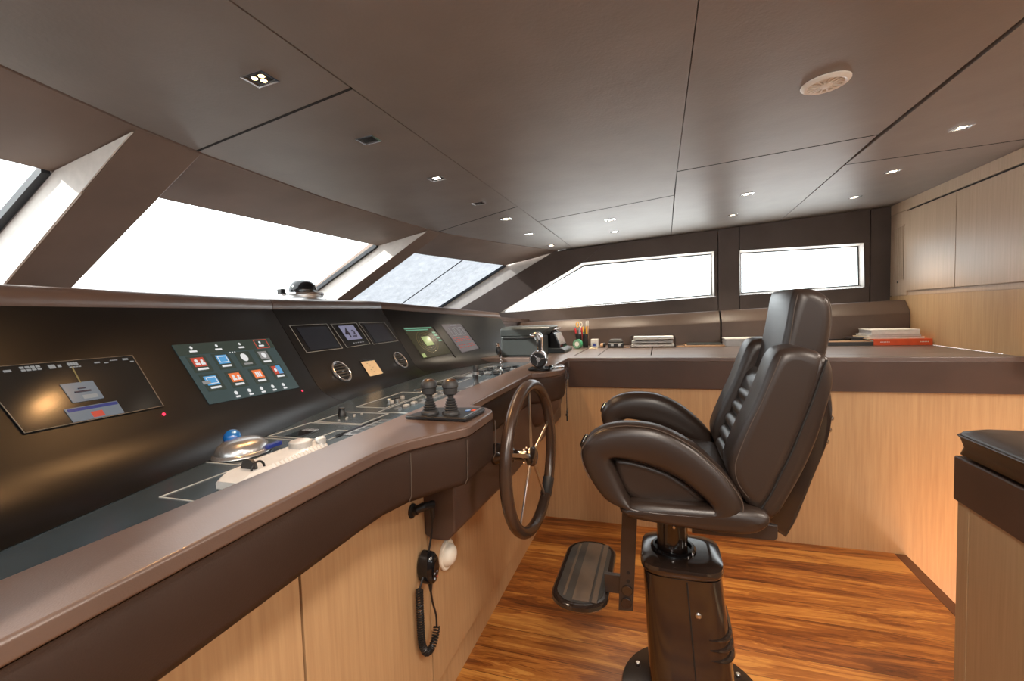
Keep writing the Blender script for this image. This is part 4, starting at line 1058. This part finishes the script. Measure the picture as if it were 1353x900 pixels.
bm = NB(); box(bm, (.175, 3.42, ZT), (.43, 3.60, ZT+.007)); tag(obj('chart_folder', bm, 'tanwood', None, True, .001), 'thin tan chart folder lying between the tray and the paper ream', 'folder')
bm = NB(); box(bm, (.19, 3.45, ZT+.0075), (.42, 3.61, ZT+.016)); tag(obj('notebook', bm, 'greybox', None, True, .002), 'thin blue-grey notebook lying on the tan folder', 'notebook')
rm = thing('paper_ream', 'thick ream of white paper on the chart desk left of the chair back', 'paper', (.55, 3.5, ZT))
bm = NB()
for j in range(7): box(bm, (.435+.002*(j % 3), 3.42+.0015*(j % 2), ZT+.0005+.0065*j), (.70-.002*(j % 2), 3.62, ZT+.0065*j+.006))
obj('sheets', bm, 'papergrey', rm, False)
bm = NB(); box(bm, (.434, 3.419, ZT+.046), (.702, 3.621, ZT+.051)); obj('cover', bm, 'paper', rm, True, .001)
# right-hand pile
GB = 'books at the right end of the chart desk'
def book(name, label, cat, x0, x1, y0, y1, z, h, cover, pages='paper', spine=True, rot=0):
    t = thing(name, label, cat, ((x0+x1)/2, (y0+y1)/2, ZT+z), GB)
    bm = NB(); box(bm, (x0+.003, y0+.003, ZT+z+h*.12), (x1-.003, y1-.003, ZT+z+h*.88)); obj('pages', bm, pages, t, False)
    bm = NB(); box(bm, (x0, y0, ZT+z), (x1, y1, ZT+z+h*.12)); box(bm, (x0, y0, ZT+z+h*.88), (x1, y1, ZT+z+h))
    if spine: box(bm, (x0, y0-.0015, ZT+z), (x1, y0+.002, ZT+z+h))
    obj('cover', bm, cover, t, True, .0008)
    return t
book('notebook', 'long dark-edged tan notebook lying right of the chair back', 'notebook', 1.02, 1.262, 3.36, 3.60, 0, .023, 'rubber')
bm = NB(); box(bm, (1.02, 3.365, ZT+.0232), (1.26, 3.60, ZT+.0262)); tag(obj('tan_sheet', bm, 'tanwood', None, False), 'tan sheet of card on top of the dark notebook', 'card')
bm = NB(); tube(bm, [(1.03, 3.42, ZT+.034), (1.19, 3.44, ZT+.034)], .006, 10); tag(obj('black_pen', bm, 'blackgloss'), 'thick black pen lying on the tan card', 'pen')
bd = book('ring_binder', 'bright orange binder at the bottom of the book pile by the oak wall', 'binder', 1.265, 1.562, 3.37, 3.62, 0, .038, 'orange')
bm = NB()
for x, w in ((1.30, .05), (1.50, .045)):
    for j in range(6): box(bm, (x+w*j/6, 3.3678, ZT+.018), (x+w*(j+.7)/6, 3.3686, ZT+.023))
obj('spine_writing', bm, 'paper', bd, False)
book('magazine', 'beige magazine lying directly on the orange binder', 'magazine', 1.235, 1.535, 3.39, 3.61, .0385, .012, 'note', spine=False)
book('manual', 'thin grey manual between the beige magazine and the white book', 'manual', 1.25, 1.52, 3.395, 3.60, .0510, .012, 'papergrey', spine=False)
book('paper_book', 'white paper book on top of the orange binder pile', 'book', 1.262, 1.508, 3.39, 3.59, .0635, .032, 'paper', 'papergrey')
bm = NB(); box(bm, (1.16, 3.42, ZT+.041), (1.232, 3.55, ZT+.0465)); box(bm, (1.17, 3.43, ZT+.0265), (1.23, 3.54, ZT+.041)); tag(obj('small_book', bm, 'black', None, True, .001), 'small black book on the tan card against the magazines', 'book')

# ------------------------------------------------------------------ helm chair
ch = thing('helm_chair', 'dark brown leather helm chair with high back, padded loop arms and footrest on a pedestal', 'chair', (.085, 1.5, 0))
bm = NB(); L = [[V((.085+.222*f*math.cos(a), 1.51+.222*f*math.sin(a), z)) for a in [2*PI*k/56 for k in range(56)]] for f, z in ((1, .0005), (1, .008), (.985, .013), (.5, .016))]
loft(bm, L); bp = obj('base_plate', bm, 'paint', ch)
for an in (35, 80, 125, 158, 200, 250, 300, 345):
    a = math.radians(an); bm = NB(); cyl(bm, (.085+.185*math.cos(a), 1.51+.185*math.sin(a), .013), (0, 0, 1), .008, .010, 8, bev=.002); obj('bolt', bm, 'steel', bp)
def colx(z): t = z/.46; return .088+(.055-.088)*t
bm = NB(); L = []
nseg = 64
for j in range(24):
    z = .014+.446*j/23; cx = colx(z); hx = .128+(.113-.128)*z/.46; hy = .123+(.112-.123)*z/.46
    loop = squircle(cx, 1.485, hx, hy, z, nseg, 4.6)
    L.append(loop)
loft(bm, L); colm = obj('pedestal', bm, 'paint', ch)
# pedestal ribs at the aft side
for z in (.292, .262, .232):
    bm = NB(); cx = colx(z); hx = .128+(.113-.128)*z/.46; hy = .123+(.112-.123)*z/.46
    full = squircle(cx, 1.485, hx+.001, hy+.001, z, 96, 4.6)
    arc = [p for p in full[-21:]+full[:18]]
    tube(bm, arc, [.0005+.0095*math.sin(PI*(k+.5)/len(arc)) for k in range(len(arc))], 8); obj('pedestal_rib', bm, 'paint', colm)
bm = NB(); tube(bm, [(colx(z)+.012, 1.485-(.123+(.112-.123)*z/.46)-.0002, z) for z in (.02, .24, .455)], .0022, 6); obj('panel_joint', bm, 'ceildark', colm)
for z, dx in ((.36, .035), (.15, .028)):
    bm = NB(); y = 1.485-(.123+(.112-.123)*z/.46); lathe(bm, (colx(z)+dx, y+.001, z), (0, -1, 0), [(.0085, 0), (.0085, .003), (.006, .0055), (.001, .006)], 16); obj('screw', bm, 'steel', colm)
bm = NB(); L = [squircle(colx(.47)+dx*0, 1.483, hx, hy, z, nseg, 4.2) for hx, hy, z, dx in ((.108, .108, .4605, 0), (.108, .108, .468, 0), (.117, .118, .469, 0), (.1195, .1205, .474, 0), (.1195, .1205, .484, 0), (.117, .118, .491, 0), (.10, .10, .4965, 0), (.08, .08, .4975, 0))]
loft(bm, L); top = obj('pedestal_cap', bm, 'paint', ch)
bm = NB(); lathe(bm, (.033, 1.485, .496), (0, 0, 1), [(.068, 0), (.068, .006), (.062, .012), (.055, .012), (.052, .004)], 40); obj('cap_ring', bm, 'blackgloss', top)
bm = NB(); lathe(bm, (.031, 1.485, .498), (0, 0, 1), [(.046, 0), (.046, .115), (.052, .12), (.085, .145), (.09, .150), (.09, .155)], 40); post = obj('post', bm, 'paint', ch)
bm = NB(); cyl(bm, (.035, 1.44, .585), (0, -1, 0), .004, .004, 10); cyl(bm, (.028, 1.44, .51), (0, -1, 0), .003, .004, 10); obj('post_screw', bm, 'steel', post)
bm = NB(); box(bm, (-.11, 1.37, .652), (.292, 1.63, .692)); obj('seat_frame', bm, 'paintmatte', ch, True, .008, 3)
bm = NB(); prism(bm, [(.08, 1.335, .620), (.286, 1.335, .624), (.294, 1.335, .632), (.294, 1.335, .668), (.08, 1.335, .668)], (0, .33, 0)); obj('seat_bracket', bm, 'paintmatte', ch, True, .004)
# seat
bm = NB(); pillow(bm, [(-.106, .718), (-.10, .700), (-.077, .690), (0, .684), (.103, .677), (.2, .679), (.238, .694), (.256, .722), (.226, .744), (.1, .740), (-.06, .738)], 1.222, 1.778, .022)
obj('seat_rim', bm, 'chair', ch)
bm = NB(); pillow(bm, [(-.150, .735), (-.172, .785), (-.150, .825), (-.10, .838), (0, .824), (.12, .802), (.205, .788), (.215, .735)], 1.318, 1.682, .03)
obj('seat_cushion', bm, 'chairside', ch)
for ya, yb in ((1.266, 1.335), (1.665, 1.734)):
    bm = NB(); pillow(bm, [(-.124, .834), (-.105, .842), (-.07, .839), (0, .821), (.05, .797), (.115, .744), (.06, .728), (-.06, .727), (-.09, .745), (-.11, .785)], ya, yb, .012); obj('side_panel', bm, 'chairside', ch)
# arms: padded loop with an opening
def arm(y0, y1):
    out2 = cr([(-.213, .864), (-.200, .895), (-.178, .921), (-.14, .940), (-.081, .9495), (-.005, .942), (.077, .903), (.147, .839), (.188, .782), (.199, .752), (.190, .728), (.150, .714), (.05, .712), (-.06, .714), (-.12, .722), (-.160, .748), (-.200, .812)], 6)
    hole = cr([(-.128, .843), (-.112, .851), (-.073, .846), (-.01, .829), (.049, .803), (.095, .768), (.120, .742), (.105, .728), (.02, .7225), (-.06, .7225), (-.082, .735), (-.106, .785)], 6)
    cx, cz_ = -.01, .785
    def ray_(loop, a):
        d = V((math.cos(a), math.sin(a))); best = None
        for i in range(len(loop)):
            p, q = loop[i], loop[(i+1) % len(loop)]
            ex, ez = q[0]-p[0], q[1]-p[1]; den = d.x*ez-d.y*ex
            if abs(den) < 1e-12: continue
            t = ((p[0]-cx)*ez-(p[1]-cz_)*ex)/den; s = ((p[0]-cx)*d.y-(p[1]-cz_)*d.x)/den
            if t > 0 and -1e-6 <= s <= 1+1e-6: best = t if best is None else max(best, t)
        return best
    bm = NB(); n = 90; m = 20; rings = []; ym = (y0+y1)/2; hy = (y1-y0)/2
    for k in range(n):
        a = 2*PI*k/n; ro_, ri = ray_(out2, a), ray_(hole, a); rm_ = (ro_+ri)/2; hr = (ro_-ri)/2; L = []
        for j in range(m):
            t = 2*PI*j/m; c, s = math.cos(t), math.sin(t); e = 2/3.0
            rr = rm_+hr*math.copysign(abs(c)**e, c); yy = ym+hy*math.copysign(abs(s)**e, s)
            L.append(V((cx+rr*math.cos(a), yy, cz_+rr*math.sin(a))))
        rings.append(L)
    Rg = [[bm.verts.new(q) for q in l] for l in rings]
    for i in range(n):
        a_, b_ = Rg[i], Rg[(i+1) % n]
        for k in range(m): bm.faces.new((a_[k], a_[(k+1) % m], b_[(k+1) % m], b_[k]))
    o = obj('armrest', bm, 'chair', ch)
    # stitched seam on the outside
    ys = y0+.0085 if y0 < 1.5 else y1-.0085
    seam = [V((cx+(ray_(out2, a)-.0045)*math.cos(a), ys, cz_+(ray_(out2, a)-.0045)*math.sin(a))) for a in [math.radians(x) for x in range(-18, 178, 3)]]
    bm = NB(); tube(bm, seam, .0011, 5); obj('seam', bm, 'stitch', o)
    yk = ym; bm = NB(); lathe(bm, (-.199, yk, .886), (-1, 0, .45), [(.018, 0), (.020, .004), (.019, .010), (.013, .013), (.001, .014)], 24); k_ = obj('knob', bm, 'blackgloss', o)
    bm = NB(); lathe(bm, (-.199, yk, .886), (-1, 0, .45), [(.0195, .0035), (.0215, .006), (.0195, .0085)], 24); obj('knob_ring', bm, 'steel', o)
arm(1.222, 1.308); arm(1.692, 1.778)
# back
bm = NB(); pillow(bm, [(.378, 1.130), (.394, 1.10), (.396, 1.055), (.387, 1.015), (.365, .926), (.333, .837), (.300, .766), (.280, .727), (.254, .708), (.215, .735), (.23, .80), (.27, .92), (.305, 1.03), (.345, 1.118)], 1.256, 1.744, .022)
obj('back_pad', bm, 'chair', ch)
def wing(y0, y1):
    bm = NB(); pillow(bm, [(.290, 1.144), (.330, 1.148), (.372, 1.130), (.374, 1.09), (.353, 1.016), (.312, .889), (.268, .781), (.240, .732), (.207, .750), (.175, .795), (.165, .838), (.172, .875), (.199, .945), (.232, 1.02), (.258, 1.095), (.272, 1.128)], y0, y1, .024)
    w = obj('back_bolster', bm, 'chairside', ch)
    ys = y0+.004 if y0 < 1.5 else y1-.004
    bm = NB(); tube(bm, cr([(.283, 1.128, ), (.268, 1.085), (.244, 1.02), (.212, .945), (.186, .872), (.180, .838), (.188, .800), (.212, .765)], 6, False) and [V((p.x, ys, p.y)) for p in cr([(.283, 1.128), (.268, 1.085), (.244, 1.02), (.212, .945), (.186, .872), (.180, .838), (.188, .800), (.212, .765)], 6, False)], .0011, 5); obj('seam', bm, 'stitch', w)
wing(1.252, 1.392); wing(1.608, 1.748)
bm = NB()
for ys in (1.2535, 1.7465): tube(bm, [V((p.x, ys, p.y)) for p in cr([(.378, 1.118), (.366, 1.075), (.347, 1.012), (.328, .955), (.305, .889), (.282, .835), (.260, .781), (.238, .742)], 5, False)], .0026, 6)
obj('back_seam', bm, 'ceildark', ch)
# centre of the back with headrest
bm = NB(); pillow(bm, [(.337, 1.285), (.358, 1.293), (.384, 1.290), (.412, 1.274), (.425, 1.25), (.427, 1.21), (.420, 1.15), (.409, 1.105), (.385, 1.06), (.33, 1.04), (.285, 1.03), (.288, 1.06), (.305, 1.12), (.322, 1.20)], 1.358, 1.642, .026)
hd = obj('headrest', bm, 'chairside', ch)
bm = NB(); tube(bm, [V((p.x, 1.3595, p.y)) for p in cr([(.345, 1.278), (.337, 1.24), (.331, 1.19), (.324, 1.14), (.318, 1.11)], 5, False)], .0012, 5)
tube(bm, [V((p.x, 1.3595, p.y)) for p in cr([(.409, 1.268), (.418, 1.24), (.419, 1.2), (.412, 1.15), (.402, 1.11)], 5, False)], .0012, 5); obj('seam', bm, 'stitch', hd)
bm = NB(); pillow(bm, [(.272, 1.05), (.36, 1.08), (.36, 1.0), (.30, .85), (.25, .76), (.195, .76), (.183, .80), (.200, .87), (.236, .96)], 1.385, 1.615, .006); obj('back_centre', bm, 'chair', ch)
for x, z in ((.252, .982), (.234, .940), (.214, .898), (.197, .856), (.186, .817)):
    bm = NB(); L = []
    for j in range(13):
        t = j/12; y = 1.392+.216*t; f = max(.3, 1-(2*t-1)**8)**.5
        L.append([V((x+.008+.026*f*math.cos(a), y, z+.0235*f*math.sin(a))) for a in [2*PI*k/18 for k in range(18)]])
    loft(bm, L); obj('back_rib', bm, 'chairside', ch)
bm = NB(); pillow(bm, [(.385, 1.10), (.405, 1.06), (.418, 1.00), (.416, .94), (.403, .876), (.372, .789), (.341, .690), (.316, .638), (.312, .636), (.285, .655), (.25, .70), (.30, .80), (.36, .98)], 1.34, 1.66, .006, smooth=3)
bk = obj('back_shell', bm, 'paint', ch)
for x, z in ((.4185, .955), (.414, .925), (.408, .893)):
    bm = NB(); tube(bm, [(x, y, z) for y in (1.352, 1.36, 1.5, 1.64, 1.648)], [.002, .009, .010, .009, .002], 10); obj('shell_ridge', bm, 'paint', bk)
# footrest
bm = NB(); prism(bm, [(-.113, 1.394, .675), (-.068, 1.394, .675), (-.088, 1.394, .327), (-.132, 1.394, .322)], (0, .012, 0)); fb = obj('footrest_bar', bm, 'paintmatte', ch, True, .001)
for x, z in ((-.104, .392), (-.107, .352)):
    bm = NB(); cyl(bm, (x, 1.394, z), (0, -1, 0), .0165, .007, 28, bev=.0015); obj('bolt', bm, 'paint', fb)
for x, z in ((-.1, .447), (-.101, .421)):
    bm = NB(); cyl(bm, (x, 1.3945, z), (0, -1, 0), .0055, .001, 16); obj('hole', bm, 'ceildark', fb)
bm = NB(); box(bm, (-.175, 1.408, .366), (-.10, 1.424, .425)); obj('footrest_bracket', bm, 'paintmatte', ch, True, .002)
bm = NB(); FRR = rrect(-.343, -.160, 1.315, 1.735, .085, 0, 10); Fc = V((-.2515, 1.525, 0)); L = []
for f, z in ((.90, .335), (.97, .339), (1.0, .348), (.99, .358), (.95, .363)): L.append([V((Fc.x+(p.x-Fc.x)*(1-(1-f)*1.6), Fc.y+(p.y-Fc.y)*f, z)) for p in FRR])
loft(bm, L); ft = obj('footrest', bm, 'paint', ch)
bm = NB(); g = rrect(-.325, -.178, 1.335, 1.715, .07, .3632, 8); prism(bm, g, (0, 0, .0012)); obj('tread_pad', bm, 'rubber', ft, False)
bm = NB()
for x, w in ((-.300, .008), (-.268, .052), (-.208, .016)):
    box(bm, (x, 1.36 if x < -.29 else 1.345, .3645), (x+w, 1.69 if x < -.29 else 1.705, .3658))
obj('tread_strip', bm, 'tread', ft, False)

# ------------------------------------------------------------------ bench at the right
so = thing('bench_seat', 'oak bench with brown leather band and thick dark leather cushion at the right edge', 'bench', (1.2, 1.2, 0))
XS, YE = .85, 1.70
bm = NB(); box(bm, (XS+.005, -.4, 0), (1.75, YE-.060, .66)); obj('cabinet_front', bm, 'oakbench', so, True, .001)
bm = NB(); box(bm, (XS+.005, YE-.057, 0), (1.75, YE-.004, .66)); obj('end_post', bm, 'oakbench', so, True, .0015)
bm = NB(); box(bm, (XS-.004, -.4, .645), (1.75, YE+.003, .782)); obj('leather_band', bm, 'trimbrown', so, True, .006, 3)
bm = NB(); L = []
for e, z in ((.02, .784), (.003, .793), (.008, .815), (.003, .838), (.0, .850), (.006, .860), (.03, .872), (.08, .879), (.2, .882)):
    L.append(rrect(XS-.008+e, 1.745-e, -.38+e, YE-.004-e, .03+e*.4, z, 6))
loft(bm, L); cu = obj('cushion', bm, 'chair', so, True, 0, 3, 70)
bm = NB(); tube(bm, [V((p.x, p.y, .849)) for p in rrect(XS-.0085, 1.7455, -.3805, YE-.0035, .03, 0, 6)], .0026, 6, True); obj('piping', bm, 'chair', cu)

# ------------------------------------------------------------------ ceiling fittings
lamps = [(-.836, .829, 'warm', 'lit square downlight with three glowing spots, nearest the windscreen on the left'), (-.828, 1.217, 'off', 'dark square downlight second along the windscreen row'),
 (-.82, 1.646, 'on', 'lit square downlight third along the windscreen row'), (-.821, 2.083, 'off', 'dark square downlight fourth along the windscreen row'),
 (-.819, 2.488, 'on', 'lit square downlight fifth along the windscreen row'), (-.825, 3.023, 'on', 'lit square downlight sixth along the windscreen row'),
 (-.812, 3.607, 'on', 'lit square downlight at the far corner of the windscreen row'), (-.281, 2.942, 'on', 'lit downlight nearer the camera of the pair over the pen cups'),
 (-.294, 3.394, 'on', 'lit downlight nearer the window of the pair over the pen cups'), (.467, 2.799, 'on', 'lit downlight nearer the camera of the pair beyond the helm chair'),
 (.478, 3.391, 'on', 'lit downlight nearer the window of the pair beyond the helm chair'), (1.098, 2.203, 'on', 'lit downlight nearest the camera in the right-hand row'),
 (1.12, 2.788, 'on', 'lit downlight in the middle of the right-hand row'), (1.158, 3.358, 'on', 'lit downlight nearest the window in the right-hand row')]
hidden_fills = [(.2, .2), (1.1, .6), (2.0, .4), (2.0, 1.6), (2.8, 1.0), (2.6, 2.6), (.1, -.4)]
SPOTW, AREAW = 6.0, 15.0
for x, y, st, lab in lamps:
    z = cz(x); hx, hy = .031, .026
    t = thing('downlight', lab, 'ceiling light', (x, y, z), 'downlights in the leather ceiling')
    bm = NB(); zz = z-.0005
    T = lambda px, py, dz=0: V((x+px, y+py, zz+.055*px+dz))
    o_ = [(-hx, -hy), (hx, -hy), (hx, hy), (-hx, hy)]; i_ = [(p*.8, q_*.8) for p, q_ in o_]
    for j in range(4):
        a, b, c, d = o_[j], o_[(j+1) % 4], i_[(j+1) % 4], i_[j]
        hexa(bm, [T(*a), T(*b), T(*c), T(*d), T(*a, -.003), T(*b, -.003), T(*c, -.0035), T(*d, -.0035)])
    obj('frame', bm, 'chrome', t, False)
    bm = NB(); hexa(bm, [T(*p, -.001) for p in i_]+[T(*p, .0003) for p in i_]); obj('recess', bm, 'lampoff', t, False)
    bm = NB()
    if st == 'warm':
        for px, py in ((-.010, -.006), (.010, -.006), (0, .010)): lathe(bm, T(px, py, -.001), (0, 0, -1), [(.007, 0), (.006, .001), (.001, .0012)], 16)
        obj('bulb', bm, 'lampwarm', t)
    elif st == 'on':
        s = .0125; hexa(bm, [T(*p, -.001) for p in ((-s, -s*.8), (s, -s*.8), (s, s*.8), (-s, s*.8))]+[T(*p, -.002) for p in ((-s, -s*.8), (s, -s*.8), (s, s*.8), (-s, s*.8))]); obj('bulb', bm, 'lampon', t, False)
    if True:
        l = bpy.data.lights.new('downlight_beam', 'SPOT'); l.energy = SPOTW*{'on': 3.6 if y > 2.9 else 1.3, 'warm': 1.5, 'off': 2.6}[st]; l.color = (1, .83, .62) if st == 'on' else (1, .52, .2)
        l.spot_size = math.radians(105); l.spot_blend = .7; l.shadow_soft_size = .012
        o = bpy.data.objects.new('downlight_beam', l); COL.objects.link(o); o.location = (x, y, z-.008)
for x, y in ((1.07, 1.55), (1.05, .95)):
    l = bpy.data.lights.new('downlight_beam', 'SPOT'); l.energy = 22; l.color = (1, .80, .56); l.spot_size = math.radians(95); l.spot_blend = .8; l.shadow_soft_size = .03
    o = bpy.data.objects.new('downlight_beam', l); COL.objects.link(o); o.location = (x, y, cz(x)-.01)
for x, y in hidden_fills:  # unseen area lights without fittings, added to raise the cabin's light level
    l = bpy.data.lights.new('cabin_fill', 'AREA'); l.energy = AREAW; l.color = (1, .88, .76); l.size = .22
    o = bpy.data.objects.new('cabin_fill', l); COL.objects.link(o); o.location = (x, y, cz(x)-.02)
# round ceiling vent
vc = V((.449, 1.512, cz(.449)-.0005)); vn = V((.055, 0, -1)).normalized()
cv = thing('ceiling_vent', 'round cream ceiling vent with radial slots', 'vent', tuple(vc))
bm = NB(); lathe(bm, vc, vn, [(.060, 0), (.060, .003), (.056, .007), (.050, .010), (.044, .008), (.042, .004)], 48); obj('rim', bm, 'cream', cv)
bm = NB(); lathe(bm, vc, vn, [(.043, .001), (.043, .002)], 32); obj('throat', bm, 'rubber', cv, False)
bm = NB(); u = V((1, 0, .055)).normalized(); w = vn.cross(u)
for j in range(16):
    a = 2*PI*j/16; d = u*math.cos(a)+w*math.sin(a); s = vn.cross(d)
    p, q_ = vc+d*.012+vn*.007, vc+d*.044+vn*.005
    hexa(bm, [p+s*.001, p-s*.001, q_-s*.0026, q_+s*.0026]+[x+vn*.003 for x in (p+s*.001, p-s*.001, q_-s*.0026, q_+s*.0026)])
lathe(bm, vc, vn, [(.016, .003), (.016, .010), (.012, .012), (.001, .0125)], 24)
obj('slats', bm, 'cream', cv)

# ------------------------------------------------------------------ daylight
w = bpy.data.worlds.new('world'); S.world = w; w.use_nodes = True; nt = w.node_tree
bg = nt.nodes['Background']; tc = nt.nodes.new('ShaderNodeTexCoord'); sx = nt.nodes.new('ShaderNodeSeparateXYZ')
nt.links.new(tc.outputs['Generated'], sx.inputs[0])
r = nt.nodes.new('ShaderNodeValToRGB'); e = r.color_ramp.elements
e[0].position = .47; e[0].color = (1.7, 1.7, 1.68, 1); e[1].position = .52; e[1].color = (.95, .98, 1.0, 1)
ad = nt.nodes.new('ShaderNodeMath'); ad.operation = 'MULTIPLY_ADD'; ad.inputs[1].default_value = .5; ad.inputs[2].default_value = .5
nt.links.new(sx.outputs['Z'], ad.inputs[0]); nt.links.new(ad.outputs[0], r.inputs['Fac']); nt.links.new(r.outputs['Color'], bg.inputs['Color'])
bg.inputs['Strength'].default_value = 4.2
sun = bpy.data.lights.new('sun', 'SUN'); sun.energy = 9; sun.angle = math.radians(.9); sun.color = (1, .96, .9)
so_ = bpy.data.objects.new('sun', sun); COL.objects.link(so_)
so_.rotation_euler = V((-.79, -.46, .56)).to_track_quat('Z', 'Y').to_euler()
# step light glow in the stairwell
l = bpy.data.lights.new('step_glow', 'AREA'); l.shape = 'RECTANGLE'; l.size = .8; l.size_y = .03; l.energy = 5; l.color = (1, .42, .12)
o = bpy.data.objects.new('step_glow', l); COL.objects.link(o); o.location = (1.17, 2.2, -.055)
o.rotation_euler = V((-1, -.35, -.15)).to_track_quat('Z', 'X').to_euler()

# ------------------------------------------------------------------ camera
cam = bpy.data.cameras.new('camera'); co_ = bpy.data.objects.new('camera', cam); COL.objects.link(co_); S.camera = co_
r_, d_, f_ = V((.95158254, .30562447, -.03292950)), V((-.01406335, -.06372809, -.99786820)), V((-.30707149, .95001706, -.05634444))
Rm = Matrix((r_, -d_, -f_)).transposed().to_4x4(); Rm.translation = V((0, 0, 1.25)); co_.matrix_world = Rm
cam.sensor_width = 36; cam.lens = 36*602.282/1353; cam.clip_start = .02

S.view_settings.view_transform = 'Standard'; S.view_settings.look = 'None'
S.view_settings.exposure = 0; S.view_settings.gamma = 1; S.view_settings.use_curve_mapping = False
S.cycles.max_bounces = 8; S.cycles.diffuse_bounces = 5; S.cycles.glossy_bounces = 4
S.cycles.transparent_max_bounces = 12; S.cycles.sample_clamp_indirect = 4
S.cycles.use_denoising = True
